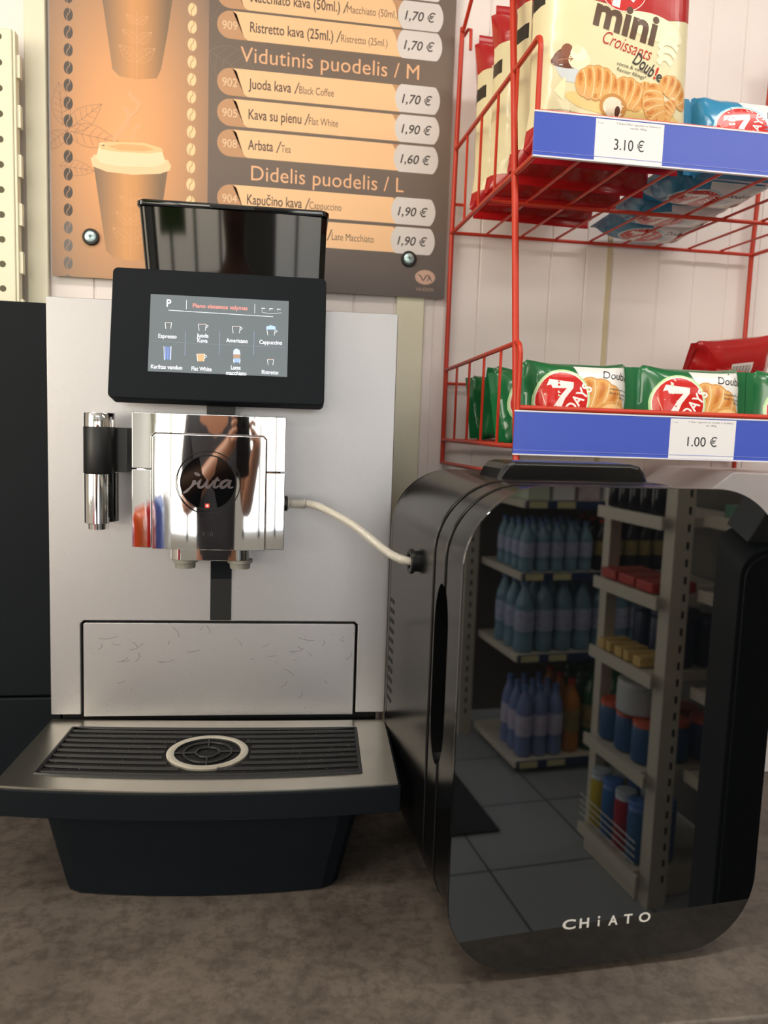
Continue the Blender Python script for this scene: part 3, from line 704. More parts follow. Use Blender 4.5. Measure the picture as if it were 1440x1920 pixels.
for r_ in (.0125, .026, .0365): q.tube([FT.p(rc[0]+r_*cos(2*pi*k/40), rc[1]+r_*sin(2*pi*k/40), -.0008) for k in range(40)], .0014, 6, closed=True)
for an in (5, 95, 185, 275): q.tube([FT.p(rc[0]+.0125*cos(rad(an)), rc[1]+.0125*sin(rad(an)), -.0008), FT.p(rc[0]+.0385*cos(rad(an)), rc[1]+.0385*sin(rad(an)), -.0008)], .0013, 6)
q.build('cup_grill', None, gr)
A = Art(rough=.6); random.seed(5)
for i in range(90):
    a = random.uniform(ga0, ga1); b_ = random.uniform(-.16, -.04); A.ell(a, b_, random.uniform(.0003,.0008), random.uniform(.0003,.0008), random.choice(('9a8f7c','6a6252')), n=6)
A.build('crumbs', gr, lambda a,b,c: FT.p(a,b,c), base=.0011)['kind'] = 'stuff'
# base tub below the tray
def tub(z, ax, f0, bow_, r):
    P_ = [(-ax+2*ax*i/16, f0 - bow_*(1-(2*i/16-1)**2)) for i in range(17)]
    P_[0] = (P_[0][0]+r*.0, P_[0][1]); 
    fr = [(-ax, f0+r)] + [(P_[1][0]-(P_[1][0]-P_[0][0])*.65, f0+r*.25)] + P_[1:-1] + [(P_[-2][0]+(P_[-1][0]-P_[-2][0])*.65, f0+r*.25), (ax, f0+r)]
    back = [(ax, -.03), (-ax, -.03)]
    return [FT.p(a, b, z) for a, b in fr+back]
bz = -.1298
q = MB(); q.loft([tub(bz, .1400, -.150, .012, .012), tub(bz+.0015, .1425, -.152, .012, .014), tub(-.03, .1655, -.160, .012, .016)], smooth=False)
q.build('drip_tub', M_BLACKM, cm, bevel=.003, label='dark plastic tub under the drip tray')

# ================================================================== MILK COOLER
cya = rad(3.31)
O_ = onZ(960, 1825, .008)
FC = Frame((O_.x, O_.y, ZC), (cos(cya), sin(cya), 0), (0,0,1))
M_CGL = mat('black_mirror_glass', '0a0b0c', rough=.012, ior=2.05, var=.02)
M_CBODY = mat('satin_black_shell', '0b0b0c', rough=.23, ior=1.5, var=.1, spec=.5)
mc = empty('milk_cooler', FC.p(.09, 0, -.15), 'black milk cooler with rounded mirror-glass door to the right of the coffee machine', 'milk cooler')
gx0, gx1, gz0, gz1, gr_ = -.0632, .2415, .0085, .4475, .073
q = MB(); rprism(q, FC, gx0+.0026, gx1-.0026, gz0+.0025, gz1-.0026, gr_-.002, -.285, -.1000, .0014, n=16); body = q.build('body', M_CBODY, mc)
q = MB(); rprism(q, FC, gx0+.0032, gx1-.0032, gz0+.003, gz1-.0032, gr_-.002, -.300, -.2872, .003, n=16); q.build('rear_cap', M_CBODY, mc)
def shell(name, c0, c1, ins):
    q = MB(); rprism(q, FC, gx0+ins, gx1-ins, gz0+ins*.7, gz1-ins, gr_-ins*.6, c1, c0, .0014, n=16); return q.build(name, M_CBODY, mc)
def carve(o, lo, hi, zlo, zhi):
    """handle recess: an elongated pocket in the left flank"""
    cu = MB(); zc = (zlo+zhi)/2; ccm = (lo+hi)/2; R = (hi-lo)/2; pts = []
    for k in range(13):
        t_ = pi*k/12; pts.append((ccm+R*cos(t_), zhi-R*2.2+R*2.2*sin(t_)))
    for k in range(13):
        t_ = pi+pi*k/12; pts.append((ccm+R*cos(t_), zlo+R*2.2+R*2.2*sin(t_)))
    cu.prism(pts, lambda c,b: FC.p(gx0-.02, b, c), lambda c,b: FC.p(gx0+.022, b, c))
    c = cu.build('cutter', M_VOID, None)
    bpy.context.view_layer.update()
    md = o.modifiers.new('pocket', 'BOOLEAN'); md.object = c; md.operation = 'DIFFERENCE'; md.solver = 'EXACT'
    dg = bpy.context.evaluated_depsgraph_get(); me = bpy.data.meshes.new_from_object(o.evaluated_get(dg)); o.modifiers.clear(); o.data = me
    bpy.data.objects.remove(c)
inner = shell('door_frame', -.0645, -.0970, .0036); outer = shell('door', -.0045, -.0618, .0046)
for o in (inner, outer): carve(o, -.092, -.050, .176, .350)
q = MB(); rprism(q, FC, gx0, gx1, gz0, gz1, gr_, -.0042, 0, .0007, n=20); gl = q.build('door_glass', M_CGL, mc, label='black mirror glass front of the door')
for f in gl.data.polygons:
    if len(f.vertices) > 8: f.use_smooth = False
for f in outer.data.polygons:
    if len(f.vertices) > 30: f.use_smooth = False
A = Art(rough=.35)
letters = [('C',1054,1081),('H',1086,1106),('i',1117,1127),('A',1140,1160),('T',1169,1187),('O',1197,1221)]
for ch, x0, x1 in letters:
    yb = 1743-(x0-1055)*.098; a = FC.px(x0, yb); b2 = FC.px(x1, yb-2)
    if ch == 'i':
        m_ = (a[0]+b2[0])/2; A.rect(m_-.0009, a[1], m_+.0009, a[1]+.0062, 'd8d4ce'); A.ell(m_, a[1]+.0088, .0012, .0012, 'd8d4ce')
    else: A.text(ch, a[0], a[1], .0094, 'd8d4ce', width=b2[0]-a[0]-.0012, bold=.022)
A.build('lettering', gl, FC.p, base=1.5e-4)
# raised grip on the roof
lf = lambda c: [FC.p(a, gz1-.0065+h, c) for a, h in [(.0,0),(.004,.0085),(.010,.0175),(.018,.0205),(.143,.0195),(.150,.017),(.155,.009),(.158,0)]]
zx = lambda x: onY(x, 880, FC.p(0,0,-.16).y); ofs = (zx(912)-FC.o).dot(FC.u)
def lidring(c, s=0.): return [FC.p(ofs+a+(s if a<.07 else -s), gz1-.0062+max(0,h-s), c) for a, h in [(0,0),(.006,.013),(.011,.0185),(.018,.0205),(.150,.0205),(.159,.0185),(.165,.012),(.170,0)]]
q = MB(); q.loft([lidring(-.19,.003), lidring(-.187,0), lidring(-.133,0), lidring(-.13,.003)], smooth=False); q.build('roof_grip', M_CBODY, mc, bevel=.001)
# grommet and side vents on the left flank
gp = (-.0577, .3545, -.163); side = gx0+.0026
q = MB(); q.lathe(FC.p(side+.0015, gp[1], gp[2]), [(.0076,0),(.0110,0),(.0110,.006),(.0130,.0064),(.0130,.0098),(.0122,.0106),(.0092,.0106),(.0078,.0098),(.0076,0)], axis=-FC.u, n=36, cap=False); gmt = q.build('hose_grommet', M_BLACK, mc)
q = MB(); q.lathe(FC.p(side-.0002, gp[1], gp[2]), [(.0080,0),(.0080,.0006)], axis=-FC.u); q.build('hose_hole', M_VOID, gmt)
for k in range(11):
    z_ = .285-k*.012
    q = MB(); q.box((side-.0005, z_, -.283), (side+.001, z_+.005, -.262), FC); q.build('vent_slat', M_VOID, mc, bevel=.0006)
for x_ in (.02, .158):
    for c_ in (-.03, -.27):
        q = MB(); q.lathe(FC.p(x_, 0, c_), [(.012,0),(.013,.012)]); q.build('foot', M_BLACK, mc)

# ---- milk hose
h0 = FM.p(cx1+.003, hb, .03); h1 = FC.p(side-.006, gp[1]-.001, gp[2])
M_HOSE = mat('translucent_hose', 'efece4', rough=.18, trans=.75, ior=1.35, var=.05)
t = empty('milk_hose', (h0+h1)/2, 'translucent flexible milk hose running from the chrome spout into the milk cooler', 'hose')
P_ = spl([h0+FM.u*.014, h0+FM.u*.024, h0.lerp(h1,.3)+Vector((0,0,.0135)), h0.lerp(h1,.55)+Vector((0,0,.0105)), h0.lerp(h1,.8)+Vector((0,0,-.0005)), h1+Vector((-.012,0,.0035)), h1+FC.u*.010+Vector((0,0,-.001))], 7)
q = MB(); q.tube(P_, .0046, 16); q.build('tube', M_HOSE, t)
P2 = [p for p in P_]; q = MB(); q.tube(P2, .0026, 10); q.build('milk_residue', mat('milk_film','f4efe6',rough=.4,var=.1), t)
q = MB(); q.lathe(h0, [(.0045,0),(.0062,.0005),(.0062,.0022),(.0040,.0028),(.0040,.0042),(.0052,.0046),(.0052,.018),(.0058,.0185),(.0058,.0205)], axis=FM.u, n=24); q.build('connector', mat('clear_fitting','d9d5cc',rough=.12,trans=.6,ior=1.4), t)

# ================================================================== LIGHT GREY BOX behind the cooler
YB = 1.0; FG = Frame((0, YB, ZC), (1,0,0), (0,0,1))
p0 = FG.px(1345,900); p1 = FG.px(1376,885); p2 = FG.px(1440,890)
zt_ = p1[1]; t = empty('grey_box', FG.p(p1[0]+.12, 0, -.1), 'pale grey box with a slanted top corner standing behind the milk cooler', 'box')
q = MB(); pol = [(p0[0]-.035,0),(p0[0]+.30,0),(p0[0]+.30,zt_-.004),(p1[0],zt_),(p0[0]-.035,zt_-.045)]
q.prism(pol, lambda a,b: FG.p(a,b,0), lambda a,b: FG.p(a,b,-.2)); q.build('shell', mat('pale_grey_enamel','cfc8c8',rough=.35,var=.04), t, bevel=.003)

# ================================================================== RED WIRE RACK on the wall
RX0, RX1 = .28, .80
FR = Frame((0, .838, ZC), (1,0,0), (0,0,1))
rk = empty('wire_rack', ((RX0+RX1)/2, WY-.03, ZC+.43), 'red wire snack rack with two price-labelled baskets hanging on the wall', 'display rack')
def tubeobj(name, pts, r, parent, m=None, n=10, sm=0): 
    q = MB(); q.tube(spl(pts, sm) if sm else pts, r, n); return q.build(name, m or M_RED, parent)
V = lambda x, y, z: Vector((x, y, z+ZC))
for x in (RX0, RX1):
    tubeobj('front_post', [V(x,.849,.437), V(x,.9045,.747), V(x,.9565,1.01), V(x,1.03,1.36)], .0042, rk)
    tubeobj('rear_post', [V(x,1.236,.437), V(x,1.236,.80), V(x,1.222,1.105)], .0038, rk)
    tubeobj('foot_rail', [V(x,1.236,.4385), V(x,1.0,.4405), V(x,.849,.4405)], .0032, rk)
    tubeobj('brace', [V(x,1.222,1.10), V(x,1.215,1.098), V(x+.006,1.16,1.15), V(x+.012,1.09,1.23)], .0030, rk)
    tubeobj('wall_hook', [V(x+.006,1.236,1.10), V(x+.010,1.225,1.105), V(x+.012,1.215,1.10), V(x+.012,1.213,1.07)], .0025, rk)
baskets = []
for (zf, zr_, ztf, ztr, yf, price, name) in ((.793,.803,.918,.928,.8425,'3.10 €','upper'), (.4755,.4755,.594,.589,.8575,'1.00 €','lower')):
    bk = MB(); 
    # floor wires and rails
    for y, z in ((yf,zf),(yf+(1.232-yf)*.5,(zf+zr_)/2),(1.232,zr_)): bk.tube([V(RX0,y,z), V(RX1,y,z)], .0028, 8)
    for k in range(1, 9):
        x = RX0 + (RX1-RX0)*k/9
        bk.tube([V(x,yf,zf+.0035), V(x,1.236,zr_+.0035)], .0018, 6)
    for x in (RX0, RX1):
        bk.tube(spl([V(x,1.234,ztr), V(x,1.2,ztr), V(x,yf+.05,ztf), V(x,yf+.012,ztf), V(x,yf+.001,ztf-.010), V(x,yf,ztf-.03), V(x,yf,zf+.02), V(x,yf+.004,zf+.003), V(x,yf+.02,zf), V(x,1.0,(zf+zr_)/2), V(x,1.236,zr_)], 5), .0031, 8)
        for k in range(1, 5):
            s_ = k/5; y = 1.236+(yf-1.236)*s_
            bk.tube([V(x,y,ztr+(ztf-ztr)*s_), V(x,y,zr_+(zf-zr_)*s_)], .0019, 6)
    zs = zf+.0445
    bk.tube([V(RX0,yf,zs), V(RX1,yf,zs)], .0030, 8)
    if name == 'upper': bk.tube([V(RX0,1.236,zr_+.045), V(RX0+.02,1.236,zr_+.045)], .0024, 8)
    else: bk.tube([V(RX0,1.236,ztr-.022), V(RX1,1.236,ztr-.022)], .0024, 8)
    o = bk.build('basket', M_RED, rk, label='%s basket' % name)
    # price strip
    FL = Frame(V(0, yf-.0062, 0), (1,0,0), (0,0,1)); s0 = RX0+.0005-.006; sz0, sz1 = (.7895,.8345) if name == 'upper' else (.4672,.5152)
    q = MB().use(mat('strip_blue','4a5fc4',rough=.25,var=.02)); q.box((s0, sz0, 0), (RX1, sz1, .0022), FL)
    q.use(mat('strip_white','e8e6ee',rough=.3)); q.box((s0, sz1-.0002, -.001), (RX1, sz1+.0015, .0026), FL); q.box((s0, sz0-.0014, -.001), (RX1, sz0+.0002, .0032), FL)
    q.use(mat('strip_line','8e9ae2',rough=.25)); q.box((s0, sz0+.0040, .0021), (RX1, sz0+.0045, .0026), FL)
    st_ = q.build('price_strip', None, rk, label='%s blue price strip' % name)
    FLc = FL.shifted(0,0,.0022)
    if name == 'upper': L0, L1 = FLc.px(1117,235)[0], FLc.px(1240,320)[0]
    else: L0, L1 = FLc.px(1257,795)[0], FLc.px(1375,860)[0]
    z1_ = sz1-.0012; A = Art(rough=.35); A.rect(L0, sz0+.0004, L1, z1_, 'efedf0'); w_ = L1-L0
    A.text('1 vnt', L0+.003, z1_-.0050, .0016, '555555', width=.006)
    if name == 'upper':
        A.text('7 Days Mini raguoliai su kakava ir', L0+w_*.30, z1_-.0042, .0019, '444444', width=w_*.65); A.text('vanile 185g', L0+w_*.62, z1_-.0080, .0019, '444444', align='c', width=w_*.24)
        A.text(price, L0+w_*.5, sz0+.0130, .0118, '3a3a3e', align='c', width=w_*.44, bold=.004)
    else:
        A.text('7 days raguolis su vanilės ir braškių', L0+w_*.27, z1_-.0042, .0019, '444444', width=w_*.68); A.text('sk. 80g', L0+w_*.62, z1_-.0080, .0019, '444444', align='c', width=w_*.16)
        A.text(price, L0+w_*.5, sz0+.0150, .0115, '3a3a3e', align='c', width=w_*.45, bold=.004)
    A.line([(L0, sz0+.0042), (L1, sz0+.0042)], .0003, 'b4b4cc')
    lb = A.build('price_label', st_, FLc.p, base=1e-4)

# ================================================================== SNACK PACKS
def ridged(p, s): return 1-abs(noise.noise(p*s))*2
class Pack:
    """pillow pack. sealed along its two short ends ('h') or at top and bottom ('v')"""
    def __init__(s, W, H, T, mode, seed, seal=.011, wr=.004, flat_=3.):
        s.W, s.H, s.T, s.mode, s.sd, s.seal, s.wr, s.fl = W, H, T, mode, Vector((seed*3.1, seed*1.7, seed)), seal, wr, flat_
    def depth(s, a, b):
        L, C = (s.W, s.H) if s.mode == 'h' else (s.H, s.W)
        l = a if s.mode == 'h' else b-s.H/2; c = b-s.H/2 if s.mode == 'h' else a
        e = (L/2 - s.seal - abs(l)); 
        if e <= 0: return .0006 + .0004*sin(l*2600), 1.
        u = min(1, e/(L*.22)); gl_ = (1-(1-u)**2.2)**.62
        v = min(1, abs(c)/(C/2)); gc = max(0, 1-v**s.fl)**.5
        return gl_*gc*s.T/2, u
    def pt(s, a, b, off=0., side=1):
        d, u = s.depth(a, b)
        p = Vector((a, b*1.0, side*.37)) + s.sd
        edge = 1-u*.75
        w = (ridged(p, 16)*.6 + ridged(p+Vector((5,5,5)), 34)*.4 - .5)*s.wr*edge*(1 if u < 1 else .35)
        k = min(1, d/(s.T*.12)); c = side*(d + w*k)
        # outline: body pulled in where it bulges
        pin = .93 + .07*(1-min(1, u*1.2))
        if s.mode == 'h': B = s.H/2 + (b-s.H/2)*pin; A_ = a + noise.noise(Vector((b*40, 0, 3))+s.sd)*.002*edge
        else: B = b + noise.noise(Vector((a*40, 0, 3))+s.sd)*.002*edge; A_ = a*pin
        return A_, B, c + side*off
    def make(s, name, fr, parent, film, side_col=None, cols=None):
        q = MB().use(film)
        nu, nv = int(s.W/.0035), int(s.H/.0035)
        for side in (1, -1):
            f = lambda u, v: fr.p(*s.pt((u-.5)*s.W, v*s.H, 0, side))
            q.grid(f, nu, nv)
        if cols:
            for c in cols: q.use(c[0])
            for fc in q.bm.faces:
                m_ = fc.calc_center_median() - fr.o; a, b_, c_ = m_.dot(fr.u), m_.dot(fr.v), m_.dot(fr.n)
                for (mm, fn) in cols:
                    if fn(a, b_, c_): fc.material_index = q.mats.index(mm)
        return q.build(name, None, parent, weld=False)
film = lambda k, c, **kw: mat('film_'+k, c, rough=kw.get('r', .22), var=.05, coat=.3, scale=20)
GREEN, REDF, CREAMF, BLUEF, WHITEF = film('green','1e6a3c'), film('red','b01a1c'), film('cream','e9dfb6', r=.3), film('blue','2a86b4'), film('white','e6e6e4')
DGREEN = film('dark_green','154d30')
def seven_days(A, cx, cy, rx, ry, rot=0., halo='bfe0a8'):
    q_ = rad(rot); T_ = lambda x, y: (cx+x*cos(q_)-y*sin(q_), cy+x*sin(q_)+y*cos(q_))
    if halo: A.ell(cx, cy, rx*1.10, ry*1.12, halo, rot=rot)
    A.ell(cx, cy, rx*1.03, ry*1.04, 'f2ece4', rot=rot); A.ell(cx, cy, rx, ry, 'c8201c', rot=rot)
    A.poly([T_(*p) for p in ((-rx*.62,ry*.66),(rx*.36,ry*.66),(rx*.36,ry*.44),(rx*.08,ry*.02),(-rx*.08,-ry*.5),(-rx*.10,-ry*.9),(-rx*.46,-ry*.84),(-rx*.38,-ry*.4),(-rx*.12,ry*.1),(rx*.10,ry*.40),(-rx*.48,ry*.34),(-rx*.54,ry*.46),(-rx*.70,ry*.40))], 'f4f0ee')
    A.line([T_(-rx*.86, ry*.18), T_(-rx*.40, -ry*.82)], rx*.03, 'e8b49a')
    a = T_(rx*.48, -ry*.52); A.text('DAYS', a[0], a[1], ry*.40, 'f4f0ee', width=ry*1.2, rot=rot+60, bold=.02)
def croissant(A, cx, cy, w, h, rot=0., bend=.28):
    """a glazed crescent: scalloped outline, browned segments, pale seams"""
    q_ = rad(rot); T_ = lambda x, y: (cx+x*cos(q_)-y*sin(q_), cy+x*sin(q_)+y*cos(q_))
    K = 5
    def th(t): return h*.5*(max(0, 1-abs(t)**2.4)**.55*.80 + .10)*(1+.09*abs(sin(pi*(t+1)*K/2)))
    def pt(t, s_):                                      # s_ -1 bottom .. 1 top
        x = w*.5*t; y = -bend*h*(t*t) + bend*h*.4; nx, ny = 2*bend*h*t/(w*.5)*.6, 1.
        k = math.hypot(nx, ny); return T_(x + nx/k*s_*th(t), y + ny/k*s_*th(t))
    ts = [-1+2*i/40 for i in range(41)]
    A.poly([pt(t, 1.05) for t in ts] + [pt(t, -1.05) for t in ts[::-1]], 'c98a48')
    A.poly([pt(t, 1) for t in ts] + [pt(t, -1) for t in ts[::-1]], 'e2ad69')
    for i in range(K):
        a = -1+2*(i+.12)/K; b_ = -1+2*(i+.84)/K; m = (a+b_)/2
        A.poly([pt(a+.06,.85), pt(m,.94), pt(b_,.80), pt(b_+.04,.1), pt(m+.03,-.35), pt(a+.08,.0)], 'd99850')
        A.poly([pt(a+.12,.78), pt(m,.85), pt(b_-.03,.68), pt(b_-.02,.25), pt(m+.03,.05), pt(a+.14,.3)], 'c97c3a')
    for i in range(1, K):
        t = -1+2*i/K; A.line(spl([pt(t-.06,.98), pt(t+.04,.4), pt(t+.06,-.3), pt(t,-.95)], 4), w*.020, 'f3d6a6')
def yaw_frame(x, y, z, yaw=0., tilt=0.):
    u = Vector((cos(yaw), sin(yaw), 0)); v = Vector((0,0,1)); f = Frame((x,y,z+ZC), u, v)
    if tilt:                                               # lean: top goes back by tilt
        v2 = Vector(f.v)*cos(tilt) - f.n*sin(tilt); f = Frame(f.o, u, v2)
    return f

# ---- green single-croissant packs in the lower basket (prototype then copies)
gW, gH, gT = .150, .098, .052
zb_ = .4755+.0056
def green_pack(seed, loc, yaw, tilt, label):
    fr = Frame((0,0,0), (1,0,0), (0,0,1)); pk = Pack(gW, gH, gT, 'h', seed, seal=.013, wr=.006)
    root = empty('croissant_pack', (0,0,0), label, 'snack pack', 'green croissant packs in the lower basket')
    fl_ = pk.make('wrapper', fr, root, GREEN)
    A = Art(rough=.25)
    wx = -gW/2+.062
    A.poly([(wx-.004, .006), (wx+.012, gH*.3), (wx+.016, gH*.6), (wx+.004, gH-.006), (gW/2-.014, gH-.006), (gW/2-.014, .006)], 'e9e7e4')
    croissant(A, gW*.10, gH*.44, .066, .056, -20); A.ell(gW*.25, gH*.32, .022, .017, 'd9a05a'); A.ell(gW*.25, gH*.31, .019, .014, 'eec78c'); A.ell(gW*.25, gH*.29, .013, .008, 'f8ead0')
    A.text('Double', gW/2-.050, gH*.79, .0105, '2e2a2a', width=.038, shear=.15, bold=.01, rot=-5)
    A.text('croissant with vanilla', gW/2-.043, gH*.64, .0032, '5a5454', width=.028, rot=-5); A.text('flavour & strawberry', gW/2-.043, gH*.585, .0032, '5a5454', width=.027, rot=-5); A.text('filling', gW/2-.030, gH*.53, .0032, '5a5454', rot=-5)
    A.ell(gW/2-.020, gH*.26, .006, .006, 'c8402e')
    seven_days(A, -gW/2+.050, gH*.50, .030, .034, -6)
    A.build('print', fl_, lambda a,b,c: fr.p(*pk.pt(a,b,c)), cut=.004, base=2.5e-4)
    root.location = loc; root.rotation_euler = (-tilt if False else 0, 0, yaw)
    root.rotation_euler = (-tilt, 0, yaw)
    return root
g0 = green_pack(1, (.2835+gW/2+.004, .888, ZC+zb_), rad(0), rad(6), 'green and white croissant pack at the left front of the lower basket')
g1 = green_pack(2, (.2835+gW/2+.151, .890, ZC+zb_), rad(-1), rad(4), 'green and white croissant pack second from left in front row of the lower basket')
g2 = green_pack(5, (.2835+gW/2+.302, .890, ZC+zb_), rad(1), rad(4), 'green and white croissant pack at the right edge of the lower basket front row')
for i, (y, yaw, tl, lab) in enumerate(((.960, 4, 13, 'green croissant pack in the second row of the lower basket seen end on'), (1.050, -5, -10, 'green croissant pack in the third row of the lower basket seen end on'), (1.112, 4, 12, 'green croissant pack nearest the wall in the lower basket seen end on'))):
    c = copy_tree((g0, g1, g0)[i]); c.location = (.2850+gW/2+.003*i, y, ZC+zb_); c.rotation_euler = (rad(-tl), rad((-5,4,-3)[i]), rad(yaw)); c['label'] = lab
    c2 = copy_tree((g1, g0, g1)[i]); c2.location = (.2850+gW/2+.156, y, ZC+zb_); c2.rotation_euler = (rad(-tl+5), 0, rad(-yaw)); c2['label'] = 'green croissant pack standing behind the second front pack, row %s of the lower basket' % ('two', 'three', 'four')[i]

# ---- red packs lying at the right of the lower basket
def red_pack(loc, rot, seed, W, H, T, label, group=None):
    fr = Frame((0,0,0), (1,0,0), (0,0,1)); pk = Pack(W, H, T, 'h', seed, seal=.012, wr=.014, flat_=2.4)
    root = empty('red_snack_bag', (0,0,0), label, 'snack pack', group)
    fl_ = pk.make('wrapper', fr, root, REDF); A = Art(rough=.25)
    A.rect(-W*.1, H*.3, W*.14, H*.7, 'e6e0dc')
    for k in range(16): A.rect(-W*.08+k*W*.0125, H*.34, -W*.08+k*W*.0125+W*(.004+.004*(k%3==0)), H*.66, '2a2628')
    A.build('barcode_label', fl_, lambda a,b,c: fr.p(*pk.pt(a,b,c)), cut=.004, base=2.5e-4)
    root.location = loc; root.rotation_euler = rot; return root
red_pack((.690, 1.13, ZC+zb_+.076), (rad(28), rad(-8), rad(12)), 21, .17, .10, .05, 'crumpled red snack bag lying topmost at the right of the lower basket')
red_pack((.700, 1.010, ZC+zb_+.010), (rad(-8), rad(4), rad(-10)), 22, .16, .10, .05, 'red snack bag tucked under the crumpled one at the right of the lower basket')

# ---- cream mini-croissant bags standing in the upper basket
mW, mH, mT = .198, .262, .076
def mini_art(pk, fr, fl_, back=False):
    A = Art(rough=.3); K_ = .1985/320                       # metres per photograph pixel on the front bag
    P = lambda x, y: ((x-1161)*K_, (232-y)*K_ + .036 + (x-1161)*K_*.070)     # the bag's own flat layout
    Pz = lambda x, y: P(1000+x/4.364, y/4.364)              # from the enlarged view
    A.poly([P(1000,-2), P(1060,-4), P(1110,10), P(1150,24), P(1200,20), P(1235,42), P(1255,48), P(1280,45), P(1312,38), P(1316,-60), P(1316,-125), P(1004,-125), P(1002,-30)], 'b01a1c')
    A.ell(*P(1225,62), .040, .014, 'f3ecc8', rot=-12)
    seven_days(A, *P(1158,-2), .0285, .0225, -4, None)
    br_ = '5e4636'
    a = Pz(430,245); e_ = Pz(985,440)
    wv = lambda X, Y: (X, Y*(1+X*2.0) - .0)
    an = math.degrees(math.atan2(Pz(925,400)[1]-Pz(440,245)[1], Pz(925,400)[0]-Pz(440,245)[0]))
    A.text('mini', a[0], a[1]-.0005, .0330, br_, width=.0800, rot=an+2, bold=.035)
    a = Pz(515,395); A.text('Croissants', a[0], a[1], .0150, 'b8302a', width=.0640, rot=an+1, shear=.35, bold=-.004)
    a = Pz(790,540); A.text('Doub', a[0], a[1], .0150, '3a3634', width=.0290, rot=-30, shear=.1, bold=.015); a = Pz(985,655); A.text('!', a[0], a[1], .0140, 'c8301e', rot=-22, bold=.02); a = Pz(1015,680); A.text('e', a[0], a[1], .0130, '3a3634', rot=0, bold=.015)
    a = Pz(655,560); A.text('cocoa & vanilla', a[0], a[1], .0042, '4a4440', width=.0385, rot=an+4); a = Pz(655,605); A.text('flavour fillings*', a[0], a[1], .0042, '4a4440', width=.0385, rot=an+4)
    # cream swirl at the right
    for i, (x, y, w) in enumerate(((1150,330,170),(1120,400,190),(1110,460,170),(1090,520,130))): A.line(spl([Pz(x-w*.5,y+20), Pz(x-w*.2,y-22), Pz(x+w*.2,y-15), Pz(x+w*.5,y+25)],5), .0065, 'f6efcf')
    # dessert cup
    A.poly([Pz(110,520),Pz(150,545),Pz(270,575),Pz(400,560),Pz(410,530),Pz(385,600),Pz(350,690),Pz(290,700),Pz(230,690),Pz(180,650)], 'd4dade')
    A.ell(*Pz(225,530), .0175, .0085, '6e4030', rot=-8); A.ell(*Pz(215,490), .0140, .0090, '7e4c38', rot=10); A.ell(*Pz(225,455), .0070, .0080, '8e5a44', rot=20); A.ell(*Pz(330,530), .0135, .0105, 'f2e8c8'); A.ell(*Pz(320,480), .0100, .0080, 'f7f0d8'); A.ell(*Pz(300,445), .0055, .0050, 'efe4c0')
    A.line([Pz(150,515), Pz(275,520)], .0012, 'b07860')
    A.ell(*Pz(760,900), .078, .012, 'eccf88', rot=-8)
    croissant(A, *Pz(1195,755), .044, .027, -32); croissant(A, *Pz(930,745), .020, .014, -20); croissant(A, *Pz(760,800), .044, .034, -14)
    croissant(A, *Pz(1150,900), .026, .016, 60); croissant(A, *Pz(1020,850), .042, .030, 104); croissant(A, *Pz(485,715), .053, .038, -4, .10)
    A.ell(*Pz(640,880), .0175, .0135, 'c88e4c', rot=-10); A.ell(*Pz(640,885), .0135, .0105, 'efe2cc', rot=-10); A.ell(*Pz(680,915), .0035, .0055, '5a3428')
    A.poly([Pz(130,740),Pz(215,650),Pz(222,700),Pz(210,835)], 'f7efc4')
    a = Pz(65,872); A.text('Preparation guidance on the back', a[0], a[1], .0022, '6a6048', width=.040, rot=-6)
    A.build('print', fl_, lambda a,b,c: fr.p(*pk.pt(a,b,c)), cut=.006, base=3e-4, clip=(-mW/2+.003, .012, mW/2-.003, mH-.002))
def back_art(pk, fr, fl_):
    A = Art(rough=.3)
    A.poly([(-mW/2+.004, mH*.80), (-.02, mH*.76), (.03, mH*.80), (mW/2-.004, mH*.74), (mW/2-.004, mH-.002), (-mW/2+.004, mH-.002)], 'b01a1c')
    A.rect(-.075, mH*.62, .075, mH*.69, '2c2a26')
    for k in range(3): A.text('Mini raguoliai su kakavos', -.07, mH*(.672-.018*k), .0028, 'd8d2b8', width=.13)
    for k in range(15): A.rect(-.078, mH*(.57-.022*k), .078-(k*7%5)*.008, mH*(.57-.022*k)+.0009, '8c866c')
    A.build('back_print', fl_, lambda a,b,c: fr.p(*pk.pt(-a,b,c,-1)), cut=.008, base=3e-4)
    # narrow side strips of the bag
def mini_bag(seed, loc, rot, label, art=True):
    fr = Frame((0,0,0), (1,0,0), (0,0,1)); pk = Pack(mW, mH, mT, 'v', seed, seal=.012, wr=.010, flat_=5.)
    root = empty('mini_croissant_bag', (0,0,0), label, 'snack bag', 'cream croissant bags in the upper basket')
    cols = [(REDF, lambda a,b,c: b < .036 or b > mH-.055-(.03 if c < 0 else 0)), (mat('side_text_black','2c2a26',rough=.3), lambda a,b,c: abs(a) > mW*.44 and .165 < b < .185)]
    fl_ = pk.make('wrapper', fr, root, CREAMF, cols=cols)
    if art: mini_art(pk, fr, fl_)
    back_art(pk, fr, fl_)
    root.location = loc; root.rotation_euler = rot; return root
zu = .8005
xm = (FR.px(1161,150)[0])
m0 = mini_bag(3, (.3805, .892, ZC+zu), (rad(-3), 0, 0), 'cream bag of mini croissants at the front of the upper basket')
m1 = mini_bag(8, (.3860, .980, ZC+zu+.002), (rad(-2), 0, rad(5)), 'cream and red bag turned askew behind the front bag of the upper basket', art=False)
m2 = mini_bag(13, (.3850, 1.072, ZC+zu+.004), (rad(-1), 0, rad(-2)), 'cream and red bag third from the front of the upper basket', art=False)
m3 = mini_bag(17, (.3850, 1.160, ZC+zu+.006), (rad(-2), 0, rad(3)), 'cream and red bag standing nearest the wall in the upper basket', art=False)

